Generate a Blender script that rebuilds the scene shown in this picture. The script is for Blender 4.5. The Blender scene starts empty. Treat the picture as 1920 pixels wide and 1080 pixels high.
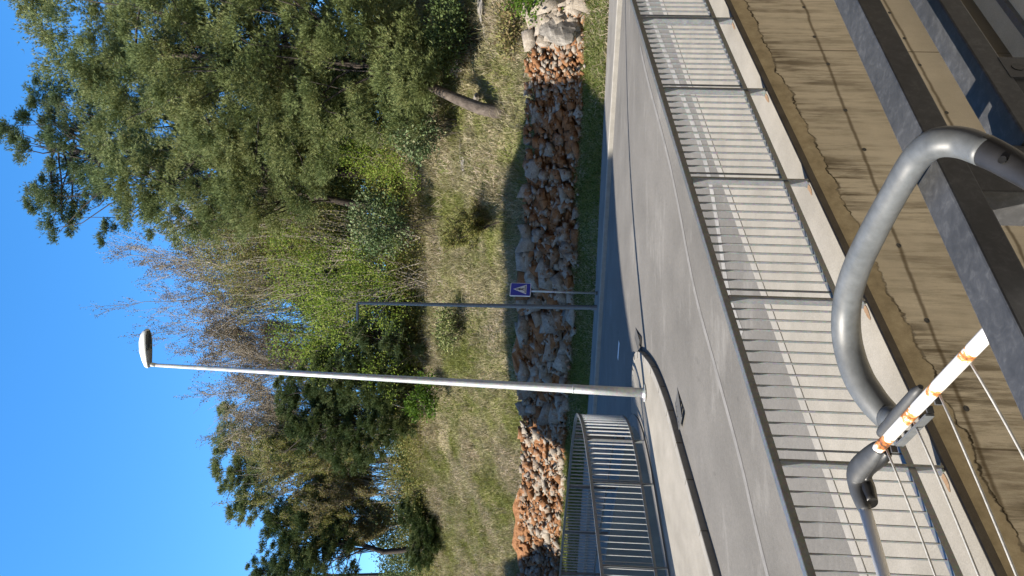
import bpy, bmesh, math, random
import numpy as np
from mathutils import Vector, Matrix
from mathutils.geometry import delaunay_2d_cdt
RNG = np.random.default_rng(7); random.seed(7)
SC = bpy.context.scene; COL = SC.collection
# ------------------------------------------------------------------ camera (held sideways, eye at the origin)
FPX = 1440.0
pit, rol = math.radians(3.0), math.radians(1.8)
Fw = Vector((0, math.cos(pit), math.sin(pit))); R0 = Vector((1, 0, 0)); U0 = Vector((0, -math.sin(pit), math.cos(pit)))
Ri = math.cos(rol)*R0 + math.sin(rol)*U0; Ui = math.cos(rol)*U0 - math.sin(rol)*R0
def ray(x, y): return Fw*FPX - Ui*(x-960) - Ri*(y-540)
def at(x, y, Y):
    r = ray(x, y); return r*(Y/r.y)
cam = bpy.data.cameras.new("camera"); co = bpy.data.objects.new("camera", cam); COL.objects.link(co)
cam.sensor_fit = 'HORIZONTAL'; cam.sensor_width = 36; cam.lens = 36*FPX/1920; cam.clip_start = .02; cam.clip_end = 2000
X, Y, Z = -Ui, Ri, -Fw
co.matrix_world = Matrix(((X.x, Y.x, Z.x, 0), (X.y, Y.y, Z.y, 0), (X.z, Y.z, Z.z, 0), (0, 0, 0, 1)))
SC.camera = co
# ------------------------------------------------------------------ light
SUN_AZ, SUN_EL = 66.0, 40.0           # direction the light travels to (clockwise from +Y), elevation
w = bpy.data.worlds.new("World"); SC.world = w; w.use_nodes = True
nt = w.node_tree; bg = nt.nodes["Background"]; sky = nt.nodes.new("ShaderNodeTexSky"); sky.sky_type = 'NISHITA'
sky.sun_disc = False; sky.sun_elevation = math.radians(SUN_EL); sky.sun_rotation = math.radians(SUN_AZ+180)
sky.air_density = 1.0; sky.dust_density = 0.2; sky.ozone_density = 3.0
hsv = nt.nodes.new("ShaderNodeHueSaturation"); hsv.inputs['Saturation'].default_value = 1.3; hsv.inputs['Value'].default_value = 1.05
nt.links.new(sky.outputs[0], hsv.inputs['Color']); nt.links.new(hsv.outputs[0], bg.inputs[0]); bg.inputs[1].default_value = .115
sl = bpy.data.lights.new("sun", 'SUN'); sl.energy = 4.5; sl.angle = math.radians(.5); sl.color = (1, .91, .78)
so = bpy.data.objects.new("sun", sl); COL.objects.link(so)
a, e = math.radians(SUN_AZ), math.radians(SUN_EL)
TRAVEL = Vector((math.sin(a)*math.cos(e), math.cos(a)*math.cos(e), -math.sin(e)))
so.rotation_euler = TRAVEL.to_track_quat('-Z', 'Y').to_euler()
SC.view_settings.view_transform = 'Standard'; SC.view_settings.look = 'None'; SC.view_settings.exposure = 1.55
# ------------------------------------------------------------------ materials
class N:
    def __init__(s, name):
        s.m = bpy.data.materials.new(name); s.m.use_nodes = True; s.t = s.m.node_tree; s.b = s.t.nodes["Principled BSDF"]
        s.tc = None
    def n(s, ty, **k):
        o = s.t.nodes.new(ty)
        for a, v in k.items(): setattr(o, a, v)
        return o
    def l(s, a, b): s.t.links.new(a, b)
    def coord(s, k='Object', scale=None):
        if s.tc is None: s.tc = s.n("ShaderNodeTexCoord")
        o = s.tc.outputs[k]
        if scale:
            mp = s.n("ShaderNodeMapping"); mp.inputs['Scale'].default_value = scale; s.l(o, mp.inputs[0]); return mp.outputs[0]
        return o
    def noise(s, scale, detail=4, rough=.6, k='Object', stretch=None, dist=0):
        o = s.n("ShaderNodeTexNoise"); o.inputs['Scale'].default_value = scale; o.inputs['Detail'].default_value = detail
        o.inputs['Roughness'].default_value = rough; o.inputs['Distortion'].default_value = dist
        s.l(s.coord(k, stretch), o.inputs['Vector']); return o.outputs[0]
    def ramp(s, fac, stops, interp='LINEAR'):
        r = s.n("ShaderNodeValToRGB"); r.color_ramp.interpolation = interp; el = r.color_ramp.elements
        while len(el) < len(stops): el.new(.5)
        for q, (p, c) in zip(el, stops): q.position = p; q.color = (*c, 1) if len(c) == 3 else c
        s.l(fac, r.inputs[0]); return r.outputs[0]
    def mix(s, fac, A, B, mode='MIX'):
        o = s.n("ShaderNodeMix", data_type='RGBA', blend_type=mode)
        for i, v in ((0, fac), (6, A), (7, B)):
            if hasattr(v, 'links') or hasattr(v, 'is_linked'): s.l(v, o.inputs[i])
            else: o.inputs[i].default_value = v if i == 0 else (*v, 1)
        return o.outputs[2]
    def math(s, op, A, B=0, C=None):
        o = s.n("ShaderNodeMath", operation=op)
        for i, v in enumerate((A, B) if C is None else (A, B, C)):
            if hasattr(v, 'is_linked'): s.l(v, o.inputs[i])
            else: o.inputs[i].default_value = v
        return o.outputs[0]
    def bump(s, h, strength=.3, dist=.02):
        o = s.n("ShaderNodeBump"); o.inputs['Strength'].default_value = strength; o.inputs['Distance'].default_value = dist
        s.l(h, o.inputs['Height']); s.l(o.outputs[0], s.b.inputs['Normal'])
    def out(s, col=None, rough=.8, metal=0, spec=.4):
        if col is not None:
            if hasattr(col, 'is_linked'): s.l(col, s.b.inputs['Base Color'])
            else: s.b.inputs['Base Color'].default_value = (*col, 1)
        s.b.inputs['Roughness'].default_value = rough; s.b.inputs['Metallic'].default_value = metal
        s.b.inputs['Specular IOR Level'].default_value = spec
        return s.m
def g3(v): return (v, v, v)
def speckled(name, c0, c1, scale, rough=.8, metal=0, bump=.15, bdist=.004, fine=120, spec=.4, big=None):
    k = N(name); a = k.noise(scale, 5, .65); f = k.noise(fine, 3, .7)
    c = k.ramp(a, [(.3, c0), (.7, c1)])
    c = k.mix(1, c, k.ramp(f, [(.3, g3(.8)), (.7, g3(1.1))]), 'MULTIPLY')
    if big: c = k.mix(1, c, k.ramp(k.noise(big, 4, .6), [(.35, g3(.82)), (.65, g3(1.08))]), 'MULTIPLY')
    k.bump(f, bump, bdist); return k.out(c, rough, metal, spec)
def island(name, cols, rough=.7, trans=.3, big=None, bigcols=None, spec=.25):
    """foliage: colour varies from leaf to leaf and softly through the plant, some light passes through"""
    k = N(name); g = k.n("ShaderNodeNewGeometry")
    c = k.ramp(g.outputs['Random Per Island'], [(i/(len(cols)-1), q) for i, q in enumerate(cols)])
    if big: c = k.mix(k.ramp(k.noise(big, 3, .5), [(.4, g3(0)), (.6, g3(1))]), c, bigcols)
    k.out(c, rough, 0, spec)
    if trans:
        tr = k.n("ShaderNodeBsdfTranslucent"); k.l(c, tr.inputs[0]); mx = k.n("ShaderNodeMixShader"); mx.inputs[0].default_value = trans
        k.l(k.b.outputs[0], mx.inputs[1]); k.l(tr.outputs[0], mx.inputs[2])
        k.l(mx.outputs[0], k.t.nodes["Material Output"].inputs[0])
    return k.m
M = {}
def asphalt():
    k = N("asphalt"); f = k.noise(160, 3, .8); b = k.noise(.5, 5, .6); st = k.noise(1.6, 4, .6, stretch=(.55, .6, 1))
    c = k.ramp(f, [(.25, g3(.105)), (.5, (.18, .171, .157)), (.8, (.25, .237, .216))])
    c = k.mix(1, c, k.ramp(b, [(.3, g3(.86)), (.7, g3(1.12))]), 'MULTIPLY')
    c = k.mix(1, c, k.ramp(st, [(.35, g3(.9)), (.62, g3(1.06))]), 'MULTIPLY'); c = k.mix(1, c, k.ramp(k.noise(22, 4, .75), [(.3, g3(.88)), (.7, g3(1.1))]), 'MULTIPLY')
    c = k.mix(k.ramp(k.noise(1.3, 6, .7, stretch=(.5, 1.5, 1)), [(.56, g3(0)), (.72, g3(.4))]), c, (.36, .35, .33)); c = k.mix(k.ramp(k.noise(3.1, 3, .6, stretch=(1, .6, 1)), [(.68, g3(0)), (.74, g3(.35))]), c, (.08, .076, .07))
    k.bump(f, .25, .006); return k.out(c, .85, 0, .3)
M['asphalt'] = asphalt()
M['pave'] = speckled("pavement_concrete", (.295, .275, .235), (.375, .35, .305), 2.2, .85, bump=.12, fine=90, big=.6)
M['yard'] = speckled('warm_yard_concrete', (.50, .43, .30), (.58, .51, .37), 1.6, .9, big=.5)
M['kerb'] = speckled("kerb_concrete", (.30, .285, .255), (.39, .37, .335), 5, .85)
M['paint'] = speckled("worn_road_paint", (.24, .235, .225), (.40, .39, .37), 6, .8, fine=60)
M['paint2'] = speckled("faded_road_paint", (.2, .195, .185), (.29, .28, .27), 5, .8, fine=60)
M['joint'] = speckled("joint_filler", (.10, .09, .075), (.16, .15, .12), 8, .95)
M['iron'] = speckled("cast_iron", g3(.10), g3(.15), 20, .7, .1)
def galv(name, lo, hi, rough, sc=14, met=.4):
    k = N(name); v = k.n("ShaderNodeTexVoronoi"); v.inputs['Scale'].default_value = sc*6; k.l(k.coord(), v.inputs['Vector'])
    a = k.noise(sc, 5, .7)
    c = k.ramp(a, [(.3, lo), (.7, hi)]); c = k.mix(.18, c, v.outputs['Color'], 'SOFT_LIGHT')
    k.l(k.math('MULTIPLY_ADD', a, .25, rough-.12), k.b.inputs['Roughness'])
    m = k.out(c, rough, met, .5); k.l(k.math('MULTIPLY_ADD', a, .25, rough-.12), k.b.inputs['Roughness']); return m
M['rail'] = galv("grey_galvanised_steel", (.20, .215, .23), (.27, .285, .30), .40, 14, .5)
M['bar'] = galv('sunlit_grey_steel', (.46, .48, .50), (.56, .58, .60), .45, 14, .35)  # lighter copy of the railing steel, sunlight on the bars put into the colour
M['pole'] = galv("pale_galvanised_steel", (.33, .345, .35), (.47, .48, .48), .45, 5)
M['poledark'] = galv("dull_grey_steel", (.16, .18, .2), (.24, .26, .28), .55)
def balc():
    k = N("spangled_zinc_steel"); a = k.noise(60, 5, .75, dist=.5); b = k.noise(5, 4, .6)
    c = k.ramp(a, [(.34, (.062, .064, .068)), (.52, (.085, .087, .092)), (.72, (.15, .153, .158))])
    c = k.mix(1, c, k.ramp(b, [(.3, g3(.62)), (.7, g3(1.1))]), 'MULTIPLY')
    k.bump(a, .08, .001); return k.out(c, .5, .15, .5)
M['balc'] = balc()
M['plastic'] = speckled("grey_plastic", (.095, .104, .11), (.145, .154, .16), 16, .48, bump=.03, fine=60, spec=.55)
M['plasticshade'] = speckled('shaded_plastic', (.012, .012, .013), (.022, .022, .024), 10, .5, bump=.03, fine=60)  # near-black colour carries the shade on the hook's underside
M['plasticdark'] = speckled("dark_grey_plastic", (.05, .052, .054), (.085, .088, .09), 10, .55, bump=.04, fine=60, spec=.5)
def tubemat():
    k = N("white_enamel_with_rust"); at_ = k.n("ShaderNodeAttribute"); at_.attribute_name = "rust"
    n = k.noise(90, 4, .7); f = k.math('ADD', at_.outputs['Fac'], k.math('MULTIPLY_ADD', n, 2.2, -1.15))
    f = k.math('MULTIPLY', f, k.math('GREATER_THAN', at_.outputs['Fac'], .05))
    c = k.ramp(f, [(.30, (.62, .62, .62)), (.46, (.50, .24, .08)), (.72, (.30, .10, .025)), (.97, (.05, .03, .02))])
    return k.out(c, .35, 0, .5)
M['tube'] = tubemat()
M['wire'] = speckled("white_coated_wire", (.55, .54, .5), (.7, .69, .65), 30, .45)
M['lampwhite'] = speckled("white_lamp_shell", (.60, .62, .60), (.68, .69, .68), 4, .4)
M['lampglass'] = speckled("dark_lamp_glass", (.05, .06, .065), (.09, .1, .1), 6, .15)
M['lampgrey'] = speckled("grey_lamp_housing", (.22, .23, .24), (.3, .31, .32), 6, .5)
M['signblue'] = speckled("blue_sign_film", (.005, .02, .34), (.008, .03, .42), 3, .35)
M['signwhite'] = speckled("white_sign_film", (.72, .73, .75), (.8, .8, .8), 3, .35)
M['signblack'] = speckled("black_sign_film", g3(.012), g3(.02), 3, .4)
M['rust'] = speckled("rust_stain", (.24, .14, .075), (.36, .25, .16), 45, .95)
def wallmat():
    k = N("stained_board_concrete"); uv = k.coord('UV'); sp = k.n("ShaderNodeSeparateXYZ"); k.l(uv, sp.inputs[0]); S, H = sp.outputs[0], sp.outputs[1]
    ob = k.n("ShaderNodeSeparateXYZ"); k.l(k.coord(), ob.inputs[0]); Zc = ob.outputs[2]
    base = k.ramp(k.noise(1.1, 5, .6), [(.3, (.46, .42, .345)), (.7, (.63, .58, .485))])
    strk = k.noise(1, 6, .72, 'UV', (11, 1.0, 1)); strk2 = k.noise(1, 5, .7, 'UV', (33, 2.2, 1)); zone = k.noise(1, 4, .6, 'UV', (1.1, .8, 1))
    fall = k.ramp(H, [(0, g3(1)), (1.0, g3(.25))]); hh = k.math('MULTIPLY', H, .62); fall = k.math('SUBTRACT', 1.0, hh); fall = k.math('MAXIMUM', fall, .04)
    s1 = k.math('MULTIPLY', k.ramp(strk, [(.44, g3(0)), (.58, g3(1))]), k.math('MULTIPLY', fall, k.ramp(zone, [(.38, g3(.1)), (.55, g3(1))])))
    c = k.mix(s1, base, (.085, .066, .04))
    c = k.mix(k.math('MULTIPLY', k.ramp(strk2, [(.52, g3(0)), (.7, g3(.55))]), k.math('MULTIPLY', fall, k.ramp(zone, [(.42, g3(0)), (.6, g3(1))]))), c, (.15, .115, .065))
    c = k.mix(k.math('MULTIPLY', k.ramp(k.noise(1, 5, .7, 'UV', (9, .5, 1)), [(.56, g3(0)), (.7, g3(.55))]), fall), c, (.62, .56, .45))
    # formwork joints
    wob = k.math('MULTIPLY_ADD', k.noise(3.0, 3, .6), .05, -.025)
    for z0 in (-2.72, -3.64):
        d = k.math('ABSOLUTE', k.math('ADD', k.math('SUBTRACT', Zc, z0), wob))
        c = k.mix(k.ramp(d, [(.006, g3(.75)), (.022, g3(0))]), c, (.09, .065, .035))
    for s0 in (3.5, -1.2, -5.9):
        d = k.math('ABSOLUTE', k.math('SUBTRACT', S, s0)); c = k.mix(k.ramp(d, [(.004, g3(.8)), (.011, g3(0))]), c, (.08, .06, .035))
    # mortar band under the slab, ragged lower edge with a crack
    rag = k.math('ADD', k.math('MULTIPLY', k.noise(2.1, 5, .65, 'UV', (1, .2, 1)), .27), k.math('MULTIPLY', k.noise(9, 3, .6), .09)); dd = k.math('SUBTRACT', H, rag)
    mort = k.ramp(k.noise(7, 5, .7), [(.3, (.27, .23, .16)), (.7, (.46, .40, .29))])
    c = k.mix(k.ramp(dd, [(.0, g3(1)), (.012, g3(0))]), c, mort)
    cr = k.math('MULTIPLY', k.ramp(k.math('ABSOLUTE', dd), [(.002, g3(1)), (.010, g3(0))]), k.ramp(k.noise(3.5, 3, .6), [(.38, g3(.15)), (.55, g3(1))])); c = k.mix(cr, c, (.025, .018, .01))
    # dark damp foot
    c = k.mix(k.ramp(k.math('ADD', Zc, k.math('MULTIPLY', k.noise(14, 4, .7), .35)), [(0, g3(1)), (1, g3(1))]), c, c)
    lo = k.math('ADD', k.math('ADD', Zc, 4.2), k.math('MULTIPLY_ADD', strk2, .5, -.25)); c = k.mix(k.ramp(lo, [(0.0, g3(.8)), (.16, g3(0))]), c, (.05, .042, .025))
    c = k.mix(1, c, k.ramp(k.noise(150, 3, .8), [(.3, g3(.86)), (.7, g3(1.08))]), 'MULTIPLY')
    h = k.math('ADD', k.math('MULTIPLY', k.ramp(dd, [(0, g3(1)), (.012, g3(0))]), 1.0), k.math('MULTIPLY', k.noise(40, 4, .7), .25))
    h = k.math('SUBTRACT', h, cr); k.bump(h, .5, .02); return k.out(c, .9, 0, .25)
M['wall'] = wallmat()
M['wallplain'] = speckled("grey_concrete", (.20, .19, .175), (.28, .265, .24), 1.5, .9, big=.7)
M['edge'] = speckled("shaded_slab_edge", (.10, .085, .07), (.17, .15, .125), 5, .95)  # slab edge coloured dark for the shade on its face
def soilmat():
    k = N("grassy_soil"); a = k.noise(.9, 5, .65); f = k.noise(14, 5, .75)
    c = k.ramp(a, [(.35, (.14, .16, .05)), (.5, (.27, .24, .13)), (.68, (.40, .345, .22))])
    c = k.mix(1, c, k.ramp(f, [(.3, g3(.6)), (.7, g3(1.2))]), 'MULTIPLY'); k.bump(f, .6, .08); return k.out(c, .95, 0, .1)
M['soil'] = soilmat()
def rockmat():
    k = N("fractured_limestone_and_red_soil"); at_ = k.n("ShaderNodeAttribute"); at_.attribute_name = "tone"
    f = k.noise(9, 6, .75); g = k.noise(38, 4, .7)
    stone = k.ramp(f, [(.25, (.22, .185, .15)), (.5, (.37, .325, .27)), (.75, (.56, .51, .43))])
    soil = k.ramp(f, [(.25, (.15, .062, .026)), (.5, (.31, .15, .068)), (.75, (.45, .26, .135))])
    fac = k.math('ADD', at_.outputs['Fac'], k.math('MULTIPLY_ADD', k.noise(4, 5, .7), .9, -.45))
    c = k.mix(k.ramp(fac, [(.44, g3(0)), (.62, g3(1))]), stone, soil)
    c = k.mix(1, c, k.ramp(g, [(.3, g3(.75)), (.7, g3(1.15))]), 'MULTIPLY')
    k.bump(k.math('ADD', f, k.math('MULTIPLY', g, .4)), .6, .05); return k.out(c, .92, 0, .2)
M['rock'] = rockmat()
M['stone'] = speckled("pale_limestone", (.19, .175, .155), (.40, .37, .325), 4, .92, bump=.5, bdist=.02, fine=18)
M['bark'] = speckled("grey_brown_bark", (.06, .046, .035), (.19, .155, .125), 5, .95, bump=.8, bdist=.03, fine=22)
M['barkdark'] = speckled("dark_bark", (.035, .028, .022), (.08, .062, .05), 9, .95, bump=.6, bdist=.02, fine=22)
M['twig'] = speckled("pale_grey_twigs", (.30, .255, .20), (.52, .46, .37), 3, .9, fine=12)
M['twigred'] = speckled("brown_twigs", (.25, .205, .145), (.45, .375, .265), 3, .9, fine=12)
M['needle'] = island("olive_pine_needles", [(0.136, 0.1854, 0.054), (0.2359, 0.2831, 0.081), (0.3447, 0.371, 0.1348), (0.4535, 0.4491, 0.2158)], big=.55, bigcols=(0.2176, 0.2734, 0.0943), trans=.16)
M['needleblue'] = island("blue_green_pine_needles", [(0.0759, 0.1301, 0.0565), (0.1518, 0.2168, 0.0905), (0.2168, 0.2819, 0.1244), (0.2819, 0.2601, 0.1357)], big=.6, bigcols=(0.1193, 0.1842, 0.0678), trans=.16)
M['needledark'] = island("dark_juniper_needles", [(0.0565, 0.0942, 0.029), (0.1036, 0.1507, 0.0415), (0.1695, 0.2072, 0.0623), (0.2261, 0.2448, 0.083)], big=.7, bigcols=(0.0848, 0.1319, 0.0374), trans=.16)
M['leafolive'] = island("olive_small_leaves", [(0.1352, 0.1671, 0.0348), (0.2317, 0.2555, 0.054), (0.3282, 0.3145, 0.0868), (0.4247, 0.3538, 0.1544)], trans=.35)
M['leafbright'] = island("fresh_yellow_green_leaves", [(0.1544, 0.26, 0.0292), (0.2316, 0.3575, 0.0406), (0.3396, 0.4388, 0.065), (0.3859, 0.4062, 0.1137)], trans=.45)
M['leafbrown'] = island("brown_buds_and_young_leaves", [(0.253, 0.184, 0.1035), (0.299, 0.23, 0.1035), (0.276, 0.2645, 0.092), (0.23, 0.2415, 0.069)], trans=.3)
M['bud'] = island("red_brown_buds", [(.19, .135, .09), (.25, .19, .12), (.24, .21, .11)], trans=.2)
M['weed'] = island("bright_weeds", [(.07, .15, .012), (.11, .21, .02), (.16, .26, .03)], trans=.4)
M['drygrass'] = island("dry_and_green_grass", [(0.2202, 0.2656, 0.0912), (0.4742, 0.4148, 0.2508), (0.6774, 0.5643, 0.4105), (0.8467, 0.7137, 0.5928)], trans=.3, big=.5, bigcols=(0.2878, 0.3133, 0.0877))
M['straw'] = island('straw_tufts', [(.16, .17, .06), (.34, .30, .17), (.48, .42, .27), (.56, .50, .34)], trans=.25)
M['grass'] = island("green_verge_grass", [(0.0825, 0.1513, 0.0206), (0.1375, 0.22, 0.0343), (0.2338, 0.275, 0.0688), (0.3575, 0.3162, 0.1375)], trans=.35)
M['render'] = speckled("pale_render", (.5, .47, .4), (.58, .55, .48), 1, .9)
M['facade'] = speckled('brown_render', (.20, .16, .12), (.26, .215, .165), 1, .9)
M['pane'] = speckled("window_glass", (.03, .04, .05), (.05, .06, .07), 2, .1)
# ------------------------------------------------------------------ mesh helpers
def link(name, me, mat, parent=None):
    if mat is not None: me.materials.append(mat)
    o = bpy.data.objects.new(name, me); COL.objects.link(o)
    if parent is not None: o.parent = parent
    return o
def npmesh(name, V, Fs, mat, parent=None, smooth=False, attr=None, uv=None):
    """Fs: list of int arrays (n,k)"""
    me = bpy.data.meshes.new(name); V = np.asarray(V, np.float32)
    Fs = [np.asarray(f, np.int32) for f in Fs if len(f)]
    me.vertices.add(len(V)); me.vertices.foreach_set('co', V.ravel())
    nl = sum(f.size for f in Fs); npol = sum(len(f) for f in Fs)
    me.loops.add(nl); li = np.concatenate([f.ravel() for f in Fs]); me.loops.foreach_set('vertex_index', li)
    me.polygons.add(npol); cnt = np.concatenate([np.full(len(f), f.shape[1], np.int32) for f in Fs])
    me.polygons.foreach_set('loop_start', np.concatenate([[0], np.cumsum(cnt)[:-1]]).astype(np.int32))
    if smooth: me.polygons.foreach_set('use_smooth', np.ones(npol, bool))
    me.update(calc_edges=True); me.validate()
    if attr:
        for k, v in attr.items():
            a = me.attributes.new(k, 'FLOAT', 'POINT'); a.data.foreach_set('value', np.asarray(v, np.float32))
    if uv is not None:
        l = me.uv_layers.new(name='UVMap'); l.data.foreach_set('uv', np.asarray(uv, np.float32)[li].ravel())
    return link(name, me, mat, parent)
class MB:
    def __init__(s): s.v = []; s.f = []; s.at = []
    def add(s, V, F, a=0.):
        n = len(s.v); s.v += [tuple(p) for p in V]; s.f += [tuple(i+n for i in q) for q in F]
        s.at += [a]*len(V) if not hasattr(a, '__len__') else list(a)
    def box(s, c, ax, ay, az, hx, hy, hz):
        c = Vector(c); ax, ay, az = Vector(ax).normalized()*hx, Vector(ay).normalized()*hy, Vector(az).normalized()*hz
        s.add([c+ax*i+ay*j+az*k for i in (-1, 1) for j in (-1, 1) for k in (-1, 1)],
              [(0, 1, 3, 2), (4, 6, 7, 5), (0, 4, 5, 1), (2, 3, 7, 6), (0, 2, 6, 4), (1, 5, 7, 3)])
    def tube(s, pts, rad, n=8, cap=True, flat=None, a=0.):
        pts = [Vector(p) for p in pts]; rad = [rad]*len(pts) if not hasattr(rad, '__len__') else rad
        V = []; up = Vector((0, 0, 1)); prev = None
        for i, p in enumerate(pts):
            d = (pts[min(i+1, len(pts)-1)]-pts[max(i-1, 0)]).normalized()
            if prev is None:
                u = d.cross(up); u = d.cross(Vector((1, 0, 0))) if u.length < .05 else u
            else: u = prev-d*prev.dot(d)
            u.normalize(); prev = u; v = d.cross(u)
            fx, fy = (1, 1) if flat is None else flat
            V += [p+(u*math.cos(t)*fx+v*math.sin(t)*fy)*rad[i] for t in [2*math.pi*j/n for j in range(n)]]
        F = [(i*n+j, i*n+(j+1) % n, (i+1)*n+(j+1) % n, (i+1)*n+j) for i in range(len(pts)-1) for j in range(n)]
        if cap: F += [tuple(range(n-1, -1, -1)), tuple((len(pts)-1)*n+j for j in range(n))]
        s.add(V, F, [x for x in a for _ in range(n)] if hasattr(a, '__len__') else a)
    def sweep(s, pts, prof, up=(0, 0, 1)):
        """sweep a closed (side, up) profile along a path; side is to the left of travel, mitred"""
        pts = [Vector(p) for p in pts]; V = []; m = len(prof)
        for i, p in enumerate(pts):
            d0 = (pts[i]-pts[i-1]) if i else (pts[1]-pts[0]); d1 = (pts[i+1]-pts[i]) if i < len(pts)-1 else d0
            d0 = Vector((d0.x, d0.y, 0)).normalized(); d1 = Vector((d1.x, d1.y, 0)).normalized(); d = (d0+d1).normalized()
            n = Vector((-d.y, d.x, 0)); k = 1/max(.4, n.dot(Vector((-d1.y, d1.x, 0))))
            V += [p+n*(k*a)+Vector((0, 0, b)) for a, b in prof]
        F = [(i*m+j, i*m+(j+1) % m, (i+1)*m+(j+1) % m, (i+1)*m+j) for i in range(len(pts)-1) for j in range(m)]
        F += [tuple(range(m-1, -1, -1)), tuple((len(pts)-1)*m+j for j in range(m))]
        s.add(V, F)
    def build(s, name, mat, parent=None, smooth=False, bevel=0, attr=None):
        me = bpy.data.meshes.new(name); me.from_pydata(s.v, [], s.f); me.validate()
        bm = bmesh.new(); bm.from_mesh(me); bmesh.ops.recalc_face_normals(bm, faces=bm.faces)
        if bevel: bmesh.ops.bevel(bm, geom=[e for e in bm.edges if len(e.link_faces) == 2 and e.calc_face_angle(0) > .6], offset=bevel, segments=2, affect='EDGES', profile=.5)
        bm.to_mesh(me); bm.free()
        if attr and not bevel:
            a = me.attributes.new(attr, 'FLOAT', 'POINT'); a.data.foreach_set('value', s.at)
        o = link(name, me, mat, parent)
        if smooth:
            for p in me.polygons: p.use_smooth = len(p.vertices) <= 4
        return o
def tag(o, label=None, cat=None, group=None, kind=None):
    for k, v in (('label', label), ('category', cat), ('group', group), ('kind', kind)):
        if v: o[k] = v
    return o
def empty(name, loc, label, cat, group=None):
    o = bpy.data.objects.new(name, None); COL.objects.link(o); o.location = loc; o.empty_display_size = .1
    bpy.context.view_layer.update(); tag(o, label, cat, group); return o
def adopt(parent, *kids):
    """parent parts built in world space, keeping them where they are"""
    inv = Matrix.Translation(-parent.location)
    for k in kids: k.parent = parent; k.matrix_parent_inverse = inv
def struct(o): o['kind'] = 'structure'; return o
def cdt(name, outline, zf, mat, step=.6, attr=None):
    out = [Vector(p) for p in outline]; n = len(out); pts = list(out); ed = []
    # subdivide the outline
    ring = []
    for i in range(n):
        a, b = out[i], out[(i+1) % n]; k = max(1, int((b-a).length/step))
        ring += [a+(b-a)*(j/k) for j in range(k)]
    xs = [p.x for p in ring]; ys = [p.y for p in ring]
    def inside(p):
        c = False; j = len(ring)-1
        for i in range(len(ring)):
            if (ring[i].y > p[1]) != (ring[j].y > p[1]) and p[0] < (ring[j].x-ring[i].x)*(p[1]-ring[i].y)/(ring[j].y-ring[i].y)+ring[i].x: c = not c
            j = i
        return c
    R2 = np.array([(p.x, p.y) for p in ring]); pts = list(ring)
    for x in np.arange(min(xs), max(xs), step):
        for y in np.arange(min(ys), max(ys), step):
            if -14 < x < 14 and inside((x, y)) and ((R2-[x, y])**2).sum(1).min() > (step*.4)**2: pts.append(Vector((x, y)))
    m = len(ring); r = delaunay_2d_cdt(pts, [(i, (i+1) % m) for i in range(m)], [], 1, 1e-5)
    V = [(p.x, p.y, zf(p.x, p.y)) for p in r[0]]
    me = bpy.data.meshes.new(name); me.from_pydata(V, [], r[2]); bm = bmesh.new(); bm.from_mesh(me)
    for f in bm.faces:
        if f.normal.z < 0: f.normal_flip()
        f.smooth = True
    bm.to_mesh(me); bm.free(); return link(name, me, mat)
# ------------------------------------------------------------------ the lie of the land
def zr(x, y):                                   # road surface: climbs 10 % to a level cross street
    s = (x+.03)*.722+(y-6)*.692; q = -(x+.03)*.692+(y-6)*.722
    A = -2.38+.105*s+.03*q; B = -1.42; k = .12; m = min(A, B)
    return m-k*math.log(math.exp(-(A-m)/k)+math.exp(-(B-m)/k))
WD = Vector((.743, .669, 0)); WN = Vector((-.669, .743, 0)); W0 = Vector((-.03, 5.8, 0))
def WP(t, q=0): return W0+WD*t+WN*q
T0, T1 = -16, 8
wallpath = [WP(t) for t in np.arange(T0, T1+.01, .8)]+[Vector(p) for p in ((6.6, 11.55, 0), (7.5, 11.6, 0), (9.5, 10.8, 0), (13, 9.2, 0), (20, 6, 0))]
def offset(path, q):
    r = []
    for i, p in enumerate(path):
        d = (path[min(i+1, len(path)-1)]-path[max(i-1, 0)]).normalized(); r.append(p+Vector((-d.y, d.x, 0))*q)
    return r
# near pavement with its kerb
def ribbon(name, A, B, za, zb, mat):
    V = []; 
    for p, q in zip(A, B): V += [(p.x, p.y, zr(p.x, p.y)+za), (q.x, q.y, zr(q.x, q.y)+zb)]
    return npmesh(name, V, [[(2*i, 2*i+2, 2*i+3, 2*i+1) for i in range(len(A)-1)]], mat)
fine = []
for p, q in zip(wallpath[:-1], wallpath[1:]): fine += [p+(q-p)*k/2 for k in range(2)]
fine.append(wallpath[-1])
Pa, Pb, Pc = offset(fine, -.03), offset(fine, 1.385), offset(fine, 1.53)
pv = struct(ribbon("pavement", Pa, Pb, .10, .10, M['pave']))
m = MB()
m.sweep([Vector((p.x, p.y, zr(p.x, p.y))) for p in offset(fine, 1.4575)], [(-.0675, -.05), (.0725, -.05), (.0725, .085), (.055, .1), (-.0675, .1)])
struct(m.build("kerb", M['kerb']))
m = MB(); m.sweep([Vector((p.x, p.y, zr(p.x, p.y)+.1005)) for p in offset(fine, 1.381)], [(-.007, -.02), (.007, -.02), (.007, .003), (-.007, .003)])
struct(m.build("pavement_joint", M['joint']))
# road sheet
CORN = [(-14, 3.6), (-8, 8.95), (-4.29, 12.02), (-3.21, 12.88), (-2.62, 13.5), (-2.36, 14.0), (-2.3, 14.5), (-2.42, 14.95), (-2.72, 15.35), (-3.38, 16.0), (-4.73, 17.2), (-6.4, 18.7), (-8.6, 20.5), (-12, 22.3), (-30, 30.4)]
KERBF = [(40, 2.9), (20, 12.0), (6.8, 18.02), (3.74, 19.5), (.08, 21.12), (-2.41, 22.3), (-4.06, 23.05), (-7.75, 24.75), (-14, 27.6), (-30, 34.9)]
rp = [(p.x, p.y) for p in offset(wallpath, 1.5)][2:]
road = struct(cdt("road", rp+[(30, 3.2), (40, -1.5)]+KERBF+CORN[::-1], zr, M['asphalt'], .7))
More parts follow.
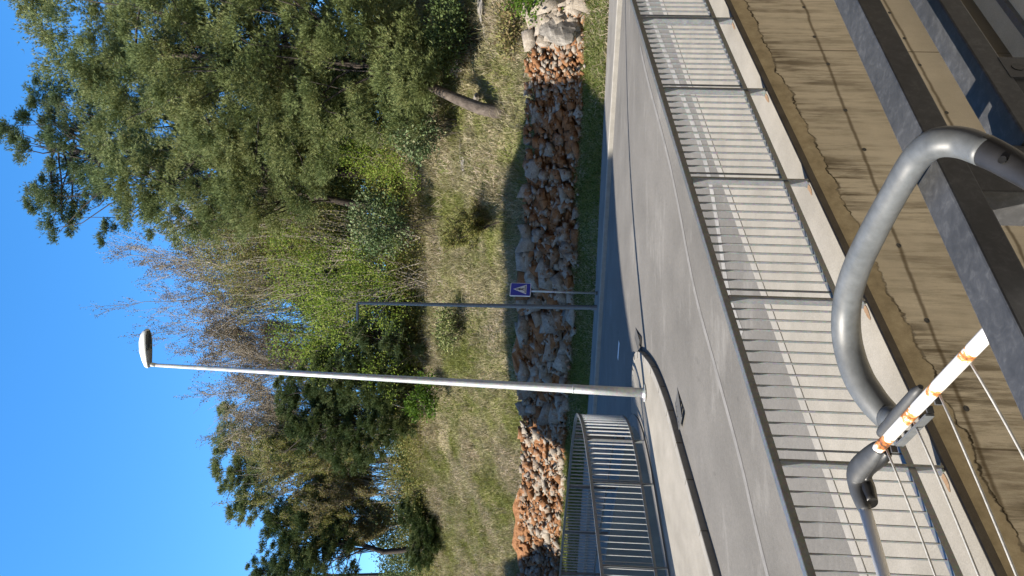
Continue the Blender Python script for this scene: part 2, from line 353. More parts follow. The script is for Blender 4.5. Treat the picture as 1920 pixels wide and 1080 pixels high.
# island pavement at the corner
ISL = [(-14, .9), (-8, 5.95), (-5.2, 8.2), (-3.75, 9.5), (-3.12, 10.25), (-2.61, 10.9), (-2.2, 11.42), (-1.8, 11.92), (-1.5, 12.42), (-1.25, 13.0), (-1.12, 13.6), (-1.08, 14.1), (-1.16, 14.45), (-1.42, 14.68), (-1.8, 14.82), (-2.3, 14.9)]
def smooth_path(P, k=6):
    P = [Vector((*p, 0)) for p in P]; r = []
    for i in range(len(P)-1):
        p0, p1, p2, p3 = P[max(i-1, 0)], P[i], P[i+1], P[min(i+2, len(P)-1)]
        for j in range(k):
            t = j/k; r.append(.5*((2*p1)+(p2-p0)*t+(2*p0-5*p1+4*p2-p3)*t*t+(3*p1-p0-3*p2+p3)*t**3))
    return r+[P[-1]]
isl = smooth_path(ISL, 4); cor = smooth_path(CORN[:8], 4)
inner = offset(isl, .13)
struct(cdt("pavement", [(p.x, p.y) for p in inner[:-1]]+[(p.x, p.y) for p in cor[::-1] if p.y < 14.85], lambda x, y: zr(x, y)+.096, M['pave'], .5))
m = MB(); m.sweep([Vector((p.x, p.y, zr(p.x, p.y))) for p in offset(isl, .06)], [(-.06, -.05), (.075, -.05), (.075, .098), (-.052, .098), (-.06, .09)])
struct(m.build("kerb", M['kerb']))
m = MB()
for i in range(0, len(isl)-1, 4):
    p = isl[i]; d = (isl[i+1]-p).normalized(); n = Vector((-d.y, d.x, 0))
    m.box((p.x+n.x*.06, p.y+n.y*.06, zr(p.x, p.y)+.048), d, n, (0, 0, 1), .005, .066, .053)
struct(m.build("kerb_joint", M['joint']))
# worn lines on the road
def roadline(pts, wd, mat, name="road_marking", dz=.004):
    P = smooth_path(pts, 6); A, B = offset(P, -wd/2), offset(P, wd/2); return struct(ribbon(name, A, B, dz, dz, mat))
roadline([(-6, 5.6), (-2.92, 8.14), (-1.92, 8.88), (-.98, 9.7), (.04, 10.6), (1.5, 11.5), (2.6, 12.36), (4.5, 14.2)], .09, M['paint2'])
roadline([(-.45, 8.75), (.05, 9.2), (.9, 9.55), (1.71, 9.98), (2.8, 11.0), (4.01, 12.3), (5.2, 13.6)], .13, M['paint'])
roadline([(-1.1, 16.9), (-1.5, 17.1)], .14, M['signwhite'])
# far pavement
EDGE = [(60, 0), (30, 13.0), (16, 18.2), (12, 19.4), (8.06, 20.55), (4.01, 21.7), (.08, 22.92), (-2.62, 24.35), (-4.15, 25.35), (-8, 27.7), (-14, 31.0), (-30, 39.5), (-60, 54)]
EX = np.array([p[0] for p in EDGE][::-1]); EY = np.array([p[1] for p in EDGE][::-1])
def ye(x): return np.interp(x, EX, EY)
kf = smooth_path(KERBF, 5)
m = MB(); m.sweep([Vector((p.x, p.y, zr(p.x, p.y))) for p in offset(kf, -.07)], [(-.075, -.05), (.075, -.05), (.075, .1), (.06, .118), (-.075, .118)])
struct(m.build("kerb", M['kerb']))
A = offset(kf, -.145); V = []
for p in A: V += [(p.x, p.y, -1.42+.115), (p.x-.1, float(ye(p.x))+.15, -1.42+.14)]
struct(npmesh("pavement", V, [[(2*i, 2*i+1, 2*i+3, 2*i+2) for i in range(len(A)-1)]], M['wallplain']))
# ------------------------------------------------------------------ hillside
PO = np.array([-.3, 0, .5, 1.5, 2.0, 2.5, 3, 5, 8, 11.5, 14, 20, 30, 60, 160]); PZ = np.array([-1.5, -1.30, -1.12, -.70, -.66, .62, .98, 2.3, 4.4, 6.9, 7.9, 9.4, 11.7, 17.5, 36.])
def vnoise(x, y, f, seed=0):
    def h(i, j): return (np.sin(i*127.1+j*311.7+seed*74.7)*43758.5453) % 1
    x = np.asarray(x, float)*f; y = np.asarray(y, float)*f; i, j = np.floor(x), np.floor(y); u, v = x-i, y-j; u = u*u*(3-2*u); v = v*v*(3-2*v)
    return (h(i, j)*(1-u)+h(i+1, j)*u)*(1-v)+(h(i, j+1)*(1-u)+h(i+1, j+1)*u)*v-.5
def off(x, y): return (np.asarray(y)-ye(x))*.9
def hz(x, y):
    o = off(x, y); z = np.interp(o, PO, PZ); k = np.clip((o-2.6)/2, 0, 1)
    return z+k*(vnoise(x, y, .33, 1)*.7+vnoise(x, y, .9, 2)*.3)+np.clip(o, 0, .5)*vnoise(x, y, 1.3, 3)*.2
xs = np.concatenate([np.linspace(-60, -16, 30)[:-1], np.linspace(-16, 14, 160), np.linspace(14, 60, 30)[1:]])
os_ = np.concatenate([[-.3, 0, .25, .5, .8, 1.1, 1.5, 1.75, 2.0, 2.25, 2.5, 2.75, 3], np.linspace(3.2, 14, 48), np.linspace(15, 30, 16), [40, 60, 100, 160]])
GX, GO = np.meshgrid(xs, os_); GY = ye(GX)+GO/.9; GZ = hz(GX, GY)
nx, no = len(xs), len(os_); idx = np.arange(nx*no).reshape(no, nx)
q = np.stack([idx[:-1, :-1], idx[:-1, 1:], idx[1:, 1:], idx[1:, :-1]], -1).reshape(-1, 4)
struct(npmesh("hillside", np.stack([GX, GY, GZ], -1).reshape(-1, 3), [q], M['soil'], smooth=True))
# rock cutting: fractured blocks, cell by cell
def rockface():
    ux = np.concatenate([np.linspace(-40, -15, 120)[:-1], np.linspace(-15, 13, 640), np.linspace(13, 30, 80)[1:]]); vv = np.linspace(0, 1, 52)
    UX, VV = np.meshgrid(ux, vv)
    top = 1.02+vnoise(UX, UX*0, .45, 5)*.55+vnoise(UX, UX*0, 1.7, 6)*.28; bot = -.82+vnoise(UX, UX*0, .5, 8)*.35
    zz = bot+(top-bot)*VV; oo = 1.42+.95*VV**1.15; P2 = np.stack([UX*.9, zz*1.35+UX*.18], -1).reshape(-1, 2)
    disp = np.zeros(P2.shape[0]); tone = np.zeros(P2.shape[0])
    for dens, amp, tilt, seed in ((1.2, .26, .30, 1), (4.5, .15, .38, 2), (18, .085, .6, 3), (60, .03, .6, 4)):
        r = np.random.default_rng(seed); n = int(70*3.4*dens*(1 if dens < 10 else .8)); S = np.stack([r.uniform(-37, 28, n), r.uniform(-9, 7.5, n)], -1)
        S[:, 1] = S[:, 0]/.9*.18+r.uniform(-1.4, 1.9, n)
        best = np.full(len(P2), 1e9); bi = np.zeros(len(P2), int); sec = np.full(len(P2), 1e9); o = np.argsort(S[:, 0]); S = S[o]
        rad = 2.2/math.sqrt(dens)+.35
        # chunk by x so only near seeds are tested
        order = np.argsort(P2[:, 0]); xsr = P2[order, 0]
        for c in range(0, len(order), 1500):
            ii = order[c:c+1500]; a0, a1 = np.searchsorted(S[:, 0], [xsr[c]-rad, xsr[min(c+1499, len(xsr)-1)]+rad]); sub = S[a0:a1]
            if len(sub) < 2: continue
            d = ((P2[ii, None, :]-sub[None])*np.array([1, 1.25])); d = (d**2).sum(-1); k = np.argpartition(d, 1, 1)[:, :2]; dd = np.sort(np.take_along_axis(d, k, 1), 1)
            bi[ii] = a0+d.argmin(1); best[ii] = np.sqrt(dd[:, 0]); sec[ii] = np.sqrt(dd[:, 1])
        h = r.uniform(-1, 1, n); tx, ty = r.normal(0, 1, n), r.normal(.3, .8, n); tn = r.uniform(-.3, .3, n)
        rel = P2-S[bi]; crack = np.clip(1-(sec-best)/(.12/math.sqrt(dens)+.03), 0, 1)
        disp += amp*h[bi]+amp*tilt*(rel[:, 0]*tx[bi]+rel[:, 1]*ty[bi])*math.sqrt(dens)-crack*amp*1.0
        tone += tn[bi]*(1.1 if dens < 10 else .5)+crack*.6
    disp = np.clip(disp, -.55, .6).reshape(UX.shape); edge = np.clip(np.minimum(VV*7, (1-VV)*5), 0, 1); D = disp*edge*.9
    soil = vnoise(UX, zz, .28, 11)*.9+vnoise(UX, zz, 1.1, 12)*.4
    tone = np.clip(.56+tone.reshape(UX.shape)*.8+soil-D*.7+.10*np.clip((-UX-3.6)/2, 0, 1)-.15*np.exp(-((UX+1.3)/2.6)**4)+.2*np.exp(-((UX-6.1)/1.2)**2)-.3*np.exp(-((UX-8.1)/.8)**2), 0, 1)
    o2 = oo-D*.75; VVV = np.stack([UX, ye(UX)+o2/.9, zz+D*.12], -1).reshape(-1, 3)
    n1, n2 = UX.shape; ix = np.arange(n1*n2).reshape(n1, n2); f = np.stack([ix[:-1, :-1], ix[:-1, 1:], ix[1:, 1:], ix[1:, :-1]], -1).reshape(-1, 4)
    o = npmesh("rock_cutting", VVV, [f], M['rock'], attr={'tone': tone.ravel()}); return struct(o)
rockface()
def unit(v): return v/np.maximum(np.linalg.norm(v, axis=-1, keepdims=True), 1e-9)
def rockblocks():
    rng = np.random.default_rng(77)
    S = np.array([(x, y, z) for x in (-1, 1) for y in (-1, 1) for z in (-1, 1)], float)
    T = np.array([(0, 1, 3), (0, 3, 2), (4, 7, 5), (4, 6, 7), (0, 5, 1), (0, 4, 5), (2, 3, 7), (2, 7, 6), (0, 2, 6), (0, 6, 4), (1, 7, 3), (1, 5, 7)])
    V = []; F = []; tone = []; n0 = 0
    def put(x, k, sx, sz, tn, dep=.55):
        nonlocal n0
        v = S*.78+rng.normal(0, .24, (8, 3)); v[rng.integers(0, 8)] *= .45
        v = v*np.array([sx, (sx+sz)*dep*.6, sz]); a, b = rng.normal(.1, .25), rng.normal(0, .35); v = v @ np.array([[math.cos(a), 0, math.sin(a)], [0, 1, 0], [-math.sin(a), 0, math.cos(a)]]); v = v @ np.array([[math.cos(b), math.sin(b), 0], [-math.sin(b), math.cos(b), 0], [0, 0, 1]])
        o = 1.40+.95*k**1.15; z = -.80+1.85*k; V.append(v+np.array([x, float(ye(x))+(o+.03)/.9, z])); F.append(T+n0); n0 += len(S); tone.extend([tn]*len(S))
    def zone(x0, x1, n, lo, hi, tm, ts, asp=(1.1, 2.0)):
        for _ in range(n):
            sz = lo+(hi-lo)*rng.random()**2.2; put(rng.uniform(x0, x1), rng.uniform(.02, .97), sz*rng.uniform(*asp), sz, float(np.clip(rng.normal(tm, ts), 0, 1)))
    zone(-17, -4.4, 1150, .03, .17, .46, .24); zone(-4.4, 1.9, 400, .04, .28, .40, .24); zone(1.9, 5.6, 230, .035, .18, .62, .24); zone(5.2, 7.3, 420, .022, .10, .58, .22); zone(7.4, 9.5, 130, .05, .34, .24, .16); zone(9.5, 14, 200, .05, .3, .35, .25)
    for x, k, sx, sz in ((1.55, .88, .48, .24), (1.5, .5, .3, .2), (.4, .55, .42, .3), (-.5, .75, .36, .26), (-1.1, .42, .34, .3), (-2.0, .66, .4, .22), (-2.9, .45, .45, .2), (3.8, .8, .42, .25), (4.3, .55, .3, .2), (7.75, .5, .5, .5), (8.4, .6, .5, .45), (-3.4, .8, .35, .2)): put(x, k, sx, sz, .08, .45)
    return struct(npmesh("rock_cutting", np.concatenate(V), [np.concatenate(F)], M['rock'], attr={'tone': np.array(tone)}))
rockblocks()
# lower plot and lower ground
def quadsheet(name, pts, z, mat): return struct(npmesh(name, [(x, y, z) for x, y in pts], [[list(range(len(pts)))]], mat))
quadsheet("lower_ground", [(-200, -200), (200, -200), (200, 14), (-200, 14)], -4.62, M['yard'])
quadsheet("garden_plot", [(-60, -30), (-10.5, -3), (-6, 9), (-1.8, 14.4), (-6, 19), (-60, 44)], -3.3, M['soil'])
cw = MB(); cp = smooth_path(CORN, 4)
cw.sweep([Vector((p.x, p.y, zr(p.x, p.y))) for p in offset(cp, .12)], [(-.12, -2.6), (.1, -2.6), (.1, .12), (-.12, .12)])
tag(cw.build("retaining_wall", M['wallplain']), "grey concrete retaining wall dropping to the shaded plot below the curved railing", "wall")
# ------------------------------------------------------------------ big retaining wall below the near pavement
wr = empty("retaining_wall", WP(0)+Vector((0, 0, -4.62)), "tall streaked board marked concrete wall carrying the pavement railing", "wall")
ts = np.arange(T0, T1+.001, .2); V = []; UV = []
for t in ts:
    p = WP(t); zt = zr(p.x, p.y)+.04
    for k in range(25):
        z = zt+(-4.66-zt)*k/24; V.append((p.x, p.y, z)); UV.append((t, zt-z))
F = [(i*25+j, (i+1)*25+j, (i+1)*25+j+1, i*25+j+1) for i in range(len(ts)-1) for j in range(24)]
wf = npmesh("wall_face", V, [F], M['wall'], uv=UV)
ms = MB(); ms.sweep([Vector((p.x, p.y, zr(p.x, p.y))) for p in offset(fine, -.02)], [(-.022, .035), (.012, .035), (.012, .098), (-.012, .098), (-.022, .09)])
se = ms.build("slab_edge", M['edge'])
adopt(wr, wf, se)
for t, z in ((3.77, -2.7), (3.24, -2.73), (2.44, -2.72), (1.84, -2.75), (2.82, -3.1), (3.76, -3.63), (3.25, -3.64), (2.43, -3.65), (1.03, -3.66), (.62, -2.72), (-.15, -2.71), (-.9, -2.74), (.1, -3.66), (4.4, -2.71), (4.3, -3.62)):
    h = MB(); p = WP(t)+Vector((0, 0, z)); n = 10; V = []; F = []
    for r_, d_ in ((.024, -.004), (.017, -.006), (.012, -.001)): V += [p+WD*(r_*math.cos(2*math.pi*j/n))+Vector((0, 0, r_*.8*math.sin(2*math.pi*j/n)))+WN*d_ for j in range(n)]
    for k in range(2): F += [(k*n+j, k*n+(j+1) % n, (k+1)*n+(j+1) % n, (k+1)*n+j) for j in range(n)]
    F.append(tuple(2*n+j for j in range(n))); h.add(V, F); adopt(wr, h.build("tie_hole", M['iron']))
# channel at the foot of the wall
m = MB(); m.box(WP(2.5, -.3)+Vector((0, 0, -4.6)), WD, WN, (0, 0, 1), 9, .035, .03)
tag(m.build("drain_channel", M['rail']), "thin pale metal drain channel along the foot of the concrete wall", "drain")
# rust run-offs at the post feet are on the pavement
# ------------------------------------------------------------------ street railing on the wall
HT = 1.04
def gz(p, k=.1): return zr(p.x, p.y)+k
rg = empty("street_railing", WP(0)+Vector((0, 0, gz(WP(0)))), "long grey steel railing with flat bars along the pavement above the concrete wall", "railing")
PITCH = 1.36; posts = [PITCH*k for k in range(-5, 6)]
lines = [WP(t, .0) for t in np.arange(posts[0]-.3, posts[-1]+.31, .34)]
m = MB(); m.sweep([p+Vector((0, 0, gz(p)+HT-.025)) for p in lines], [(-.03, -.025), (.03, -.025), (.03, .022), (.026, .026), (-.026, .026), (-.03, .022)]); hr = m.build("handrail", M['rail'])
m = MB(); m.sweep([p+Vector((0, 0, gz(p)+.19)) for p in lines], [(-.024, -.022), (.024, -.022), (.024, .022), (-.024, .022)]); br = m.build("bottom_rail", M['rail']); adopt(rg, hr, br)
for t in posts:
    p = WP(t); z = gz(p); m = MB(); m.box(p+Vector((0, 0, z+(HT-.05)/2)), WD, WN, (0, 0, 1), .009, .036, (HT-.05)/2); m.box(p+Vector((0, 0, z+.006))+WN*-.0, WD, WN, (0, 0, 1), .03, .03, .006); adopt(rg, m.build("post", M['rail']))
extra = MB()
for a_ in posts[:-1]:
    for k in range(1, 14):
        t = a_+PITCH*k/14; p = WP(t); z = gz(p); tgt = MB() if -4 < t < 5.3 else extra
        tgt.box(p+Vector((0, 0, z+(.212+HT-.05)/2)), WD, WN, (0, 0, 1), .0026, .010, (HT-.05-.212)/2)
        if tgt is not extra: adopt(rg, tgt.build("baluster", M['rail']))
ex = extra.build("baluster", M['rail']); ex['kind'] = 'stuff'; adopt(rg, ex)
for t in posts[3:9]:       # rust marks where the feet are bolted down
    p = WP(t, .01)+WD*-.03; r = random.Random(int(t*100)); c = Vector((p.x, p.y, gz(p)+.003)); V = []
    for j in range(12):
        a_ = 2*math.pi*j/12; V.append(c-WD*(.05+.07*math.cos(a_)*r.uniform(.7, 1.2))+WN*(.022*math.sin(a_)*r.uniform(.6, 1.3)))
    V = [Vector((v.x, v.y, zr(v.x, v.y)+.104)) for v in V]
    m = MB(); m.add(V, [tuple(range(12))]); struct(m.build("rust_stain", M['rust']))
# ------------------------------------------------------------------ curved railing at the corner
cg = empty("curved_railing", (-2.4, 14.3, zr(-2.4, 14.3)+.12), "curved grey railing turning the corner beside the lamp post", "railing")
near = [(-8.5, 8.6), (-6.2, 10.45), (-4.29, 12.07), (-3.21, 12.93), (-2.66, 13.52), (-2.4, 14.0), (-2.35, 14.5), (-2.46, 14.93), (-2.75, 15.3), (-3.38, 15.95), (-4.73, 17.15), (-6.4, 18.65), (-8.6, 20.4)]
cpath = smooth_path(near, 10)
def lift(x, y): 
    return zr(x, y)+.12
L = [0]; 
for p, q in zip(cpath[:-1], cpath[1:]): L.append(L[-1]+(q-p).length)
def along(s):
    i = int(np.clip(np.searchsorted(L, s)-1, 0, len(L)-2)); f = (s-L[i])/(L[i+1]-L[i]); p = cpath[i]+(cpath[i+1]-cpath[i])*f; d = (cpath[i+1]-cpath[i]).normalized(); return p, d
CH = 1.05
m = MB(); m.sweep([p+Vector((0, 0, lift(p.x, p.y)+CH-.025)) for p in cpath], [(-.028, -.025), (.028, -.025), (.028, .025), (-.028, .025)]); a1 = m.build("handrail", M['rail'])
m = MB(); m.sweep([p+Vector((0, 0, lift(p.x, p.y)+.19)) for p in cpath], [(-.022, -.022), (.022, -.022), (.022, .022), (-.022, .022)]); a2 = m.build("bottom_rail", M['rail']); adopt(cg, a1, a2)
def s_of(x, y): return L[int(np.argmin([(p.x-x)**2+(p.y-y)**2 for p in cpath]))]
s2, s3 = s_of(-3.21, 12.93), s_of(-4.29, 12.07); s1 = s_of(-2.62, 13.56)
cposts = [s3-3.7, s3-1.85, s3, s2, s1, s1+1.85, s1+2.2, s1+4.0, s1+5.85, s1+7.7, s1+9.3]
for s in cposts:
    p, d = along(s); n = Vector((-d.y, d.x, 0)); z = lift(p.x, p.y); m = MB()
    m.box(p+Vector((0, 0, z+(CH-.05)/2-.05)), d, n, (0, 0, 1), .008, .034, (CH-.05)/2+.05); adopt(cg, m.build("post", M['rail']))
s = s3-1.3; nb = 0
while s < s1+8.2 and nb < 100:
    if min(abs(s-c) for c in cposts) > .03:
        p, d = along(s); n = Vector((-d.y, d.x, 0)); z = lift(p.x, p.y); m = MB()
        m.box(p+Vector((0, 0, z+(.212+CH-.05)/2)), d, n, (0, 0, 1), .0032, .014, (CH-.05-.212)/2); adopt(cg, m.build("baluster", M['bar'])); nb += 1
    s += .105 if s < s1+1 else .125
# ------------------------------------------------------------------ street lamps
lb = Vector((-1.76, 13.54, zr(-1.76, 13.54)+.096)); top = at(280, 684, 13.6)
lp = empty("street_lamp", lb, "tall pale galvanised lamp post with a white head on the corner pavement", "street lamp")
m = MB(); hgt = top.z-lb.z; PT = [lb+(top-lb)*k for k in (0, .14, .141, .5, 1)]
m.tube(PT, [.083, .080, .076, .06, .031], 20); pole = m.build("pole", M['pole'], smooth=True)
m = MB(); c = lb+(top-lb)*.1402; m.tube([c-Vector((0, 0, .012)), c+Vector((0, 0, .012))], .083, 20); col = m.build("collar", M['pole'], smooth=True)
m = MB(); m.tube([lb, lb+Vector((0, 0, .02))], .16, 16); m.tube([lb+Vector((0, 0, .02)), lb+Vector((0, 0, .05))], [.1, .087], 16); bs = m.build("base_plate", M['pole'])
adopt(lp, pole, col, bs)
hd = Vector((.93, -.1, .012)).normalized(); hs = Vector((-hd.y, hd.x, 0)).normalized(); hu = hd.cross(hs)
if hu.z < 0: hu = -hu
def loft(rows, n, cap=True):
    V = []; F = []
    for x, wd, up, dn in rows:
        for j in range(n):
            a_ = 2*math.pi*j/n; y = math.cos(a_); z = math.sin(a_); V.append(top+hd*x+hs*(wd*y*(abs(y)**-.25 if abs(y) > .01 else 1))+hu*(z*(up if z > 0 else dn)))
    for i in range(len(rows)-1): F += [(i*n+j, i*n+(j+1) % n, (i+1)*n+(j+1) % n, (i+1)*n+j) for j in range(n)]
    F += [tuple(range(n-1, -1, -1)), tuple((len(rows)-1)*n+j for j in range(n))]; return V, F
m = MB(); m.add(*loft([(-.05, .045, .05, .0), (-.02, .07, .085, .002), (.08, .085, .125, .004), (.25, .105, .165, .004), (.42, .108, .165, .004), (.55, .095, .135, .004), (.62, .07, .09, .004), (.66, .04, .04, .003)], 20)); sh = m.build("lamp_shell", M['lampwhite'], smooth=True)
m = MB(); m.add(*loft([(.0, .04, -.004, .035), (.05, .065, -.004, .04), (.27, .098, -.004, .04), (.285, .098, -.004, .04)], 16)); hs_ = m.build("lamp_housing", M['lampgrey'], smooth=True)
m = MB(); m.add(*loft([(.287, .096, -.004, .04), (.42, .099, -.004, .045), (.55, .085, -.004, .04), (.63, .05, -.004, .025)], 16)); gl = m.build("lamp_glass", M['lampglass'], smooth=True)
m = MB(); m.tube([top-Vector((0, 0, .12)), top+hd*.02+Vector((0, 0, .02)), top+hd*.09], [.036, .04, .036], 12); nk = m.build("spigot", M['pole'], smooth=True)
adopt(lp, sh, nk); hs_.parent = sh; gl.parent = sh
fb = at(1119, 577, 22.15); fb.z = -1.30; ft = at(672, 568, 22.15)
fl = empty("street_lamp", fb, "slim dark grey lamp post with a short flat arm across the street", "street lamp")
m = MB(); m.tube([fb, fb+(ft-fb)*.5, ft], [.066, .055, .043], 8); a1 = m.build("pole", M['poledark'])
m = MB(); m.tube([fb, fb+Vector((0, 0, .12))], [.085, .08], 8); a4 = m.build("base_sleeve", M['poledark'])
m = MB(); m.box(ft+Vector((-.25, .05, .03)), (-1, .2, .02), (.2, 1, 0), (0, 0, 1), .27, .06, .028); a2 = m.build("lamp_head", M['poledark'], bevel=.012)
m = MB(); m.box(ft+Vector((-.3, .06, -.003)), (-1, .2, .02), (.2, 1, 0), (0, 0, 1), .17, .045, .006); a3 = m.build("lamp_glass", M['lampglass'])
adopt(fl, a1, a2, a3, a4)
# ------------------------------------------------------------------ pedestrian crossing sign
sb = at(1121, 550, 22.0); sb.z = -1.31; sc_ = at(976, 545, 22.0)
sg = empty("crossing_sign", sb, "blue square pedestrian crossing sign on a thin post by the rock cutting", "road sign")
m = MB(); stp = Vector((sc_.x, sc_.y, sc_.z+.28)); m.tube([sb, sb+(stp-sb)*.5, stp], .03, 10); a1 = m.build("post", M['pole'], smooth=True)
m = MB(); m.tube([sb, sb+Vector((0, 0, .06))], .06, 10); a0 = m.build("base_sleeve", M['iron'])
sa = math.radians(38); sx = Vector((math.sin(sa), math.cos(sa), 0)); sn = Vector((sx.y, -sx.x, 0)); sz = Vector((0, 0, 1)); S0 = sc_+sn*.045
def plate(name, poly, d, mat, th=.003):
    V = [S0+sx*x+sz*y+sn*d for x, y in poly]; n = len(V); V += [v-sn*th for v in V]
    m = MB(); m.add(V, [tuple(range(n)), tuple(range(2*n-1, n-1, -1))]+[(i, i+n, (i+1) % n+n, (i+1) % n) for i in range(n)]); return m.build(name, mat)
def rsq(h, r=.04):
    P = []
    for cx, cy, a0_ in ((h-r, h-r, 0), (-h+r, h-r, 90), (-h+r, -h+r, 180), (h-r, -h+r, 270)):
        P += [(cx+r*math.cos(math.radians(a0_+b)), cy+r*math.sin(math.radians(a0_+b))) for b in (0, 30, 60, 90)]
    return P
k = [plate("sign_board", rsq(.30), 0, M['signwhite'], .02), plate("blue_field", rsq(.278, .03), .004, M['signblue']), plate("white_triangle", [(-.225, -.17), (.225, -.17), (0, .205)], .008, M['signwhite'])]
def blackbits():
    m = MB()
    def poly(P):
        V = [S0+sx*x+sz*y+sn*.012 for x, y in P]; m.add(V, [tuple(range(len(P)))])
    def bar(x0, y0, x1, y1, w0, w1):
        d = Vector((x1-x0, y1-y0)).normalized(); n = Vector((-d.y, d.x)); poly([(x0+n.x*w0, y0+n.y*w0), (x0-n.x*w0, y0-n.y*w0), (x1-n.x*w1, y1-n.y*w1), (x1+n.x*w1, y1+n.y*w1)])
    poly([(0+.022*math.cos(t), .108+.024*math.sin(t)) for t in [2*math.pi*j/10 for j in range(10)]])          # head
    bar(.002, .085, -.004, -.01, .022, .026); bar(-.004, -.01, -.05, -.11, .02, .013); bar(.0, -.01, .05, -.11, .018, .012); bar(.006, .07, .055, .0, .012, .009); bar(-.004, .07, -.05, .005, .012, .009)
    for j in range(6):
        x = -.15+j*.06; bar(x*.8, -.118, x*1.05, -.155, .011, .015)
    return m.build("pedestrian_symbol", M['signblack'])
k.append(blackbits()); adopt(sg, a0, a1, k[0])
for ch in k[1:]: ch.parent = k[0]
# ------------------------------------------------------------------ road ironwork
def grate(name, c, dirn, hx, hy, label, nslots=6):
    c = Vector((*c, zr(*c)+.006)); d = Vector((*dirn, 0)).normalized(); n = Vector((-d.y, d.x, 0))
    m = MB()
    for sgn in (-1, 1): m.box(c+n*(hy*sgn), d, n, (0, 0, 1), hx, .018, .007); m.box(c+d*(hx*sgn), d, n, (0, 0, 1), .018, hy, .0065)
    for j in range(nslots): m.box(c+d*(-hx+2*hx*(j+.5)/nslots), d, n, (0, 0, 1), hx/nslots*.72, hy, .005)
    r = m.build(name, M['iron']); tag(r, label, "drain"); return r
grate("drain_grate", (-1.62, 11.66), (.62, .78), .42, .14, "dark iron gully grate in the road beside the curved kerb", 8)
grate("drain_grate", (-.82, 14.72), (.3, 1), .55, .10, "row of narrow dark slots in the road beyond the kerb tip", 14)
# ------------------------------------------------------------------ balcony railing in the foreground
BN = WN; BD = WD
def B(al, q, z): return BD*al+BN*q+Vector((0, 0, z))
bl = empty("balcony_railing", B(.84, .68, -1.6), "dark grey steel balcony railing close to the camera with flat horizontal rails", "railing")
m = MB(); m.box(B(.6, .677, -.52), BD, BN, (0, 0, 1), 3.2, .0285, .02); a1 = m.build("top_rail", M['balc'], bevel=.003)
m = MB(); m.box(B(2.38, .677, -.654), BD, BN, (0, 0, 1), 1.49, .0285, .019); a2 = m.build("middle_rail", M['balc'], bevel=.003)
m = MB(); m.box(B(.837, .690, -1.071), BD, BN, (0, 0, 1), .05, .03, .529); a3 = m.build("post", M['balc'], bevel=.003)
m = MB(); m.box(B(-.75, .677, -.654), BD, BN, (0, 0, 1), 1.53, .0285, .019); a4 = m.build("middle_rail", M['balc'], bevel=.003)
adopt(bl, a1, a2, a3)
bpy.data.objects.remove(a4)
# tab with a bolt hole under the middle rail
m = MB(); m.box(B(1.062, .652, -.69), BD, BN, (0, 0, 1), .027, .0045, .022); b1 = m.build("bracket", M['balc'])
m = MB(); p = B(1.062, .6465, -.688); m.tube([p, p+BN*.002], .0095, 14); b2 = m.build("bolt_hole", M['signblack'])
m = MB(); m.box(B(1.02, .665, -.705), BD, BN, (0, 0, 1), .018, .012, .03); b3 = m.build("bracket", M['iron'])
adopt(bl, b1, b3); b2.parent = b1
m = MB(); m.box((0, -.3, -1.66), BD, BN, (0, 0, 1), 3.6, .95, .06); struct(m.build("balcony_floor", M['pave']))
# ------------------------------------------------------------------ clothes drying rack hung over the railing
def vh(x, y, q):
    r = ray(x, y); return r*(q/r.dot(BN))
def atz(x, y, z):
    r = ray(x, y); return r*(z/r.z)
dr = empty("drying_rack", atz(1745, 740, -.56), "white tube clothes drying rack hooked over the balcony railing, its joints rusty", "drying rack")
def cat(P, k=6):
    P = [Vector(p) for p in P]; r = []
    for i in range(len(P)-1):
        p0, p1, p2, p3 = P[max(i-1, 0)], P[i], P[i+1], P[min(i+2, len(P)-1)]
        for j in range(k):
            t = j/k; r.append(.5*((2*p1)+(p2-p0)*t+(2*p0-5*p1+4*p2-p3)*t*t+(3*p1-p0-3*p2+p3)*t**3))
    return r+[P[-1]]
hp = [((1960, 352), .568), ((1912, 320), .575), ((1860, 290), .582), ((1805, 268), .594), ((1757, 268), .608), ((1722, 292), .642), ((1690, 340), .69), ((1640, 430), .80), ((1605, 505), .92), ((1588, 570), 1.01), ((1588, 635), 1.07), ((1606, 700), 1.105), ((1636, 750), 1.12), ((1668, 785), 1.125)]
HP = cat([vh(*p, q) for p, q in hp], 6); n = len(HP); rr = np.interp(np.linspace(0, 1, n), [0, .1, .2, .3, .48, .62, .75, .9, 1], [.013, .017, .0195, .0195, .0185, .022, .0245, .026, .024])
m = MB(); m.tube(HP[13:], list(rr[13:]), 24); arm = m.build("hook_arm", M['plastic'], smooth=True)
m = MB(); m.tube([p+Vector((0, 0, -.001)) for p in HP[:15]], [x*1.02 for x in rr[:15]], 20); tip = m.build("hook_tip", M['plasticshade'], smooth=True)  # tip painted black where its open underside is in shade
p = HP[8]; dd_ = (HP[9]-HP[7]).normalized(); vw = -p.normalized(); vw = (vw-dd_*vw.dot(dd_)).normalized()
m = MB(); m.tube([p+vw*.0175, p+vw*.0200], .0048, 12); hole = m.build("screw_hole", M['signblack']); 
adopt(dr, arm, tip); hole.parent = tip
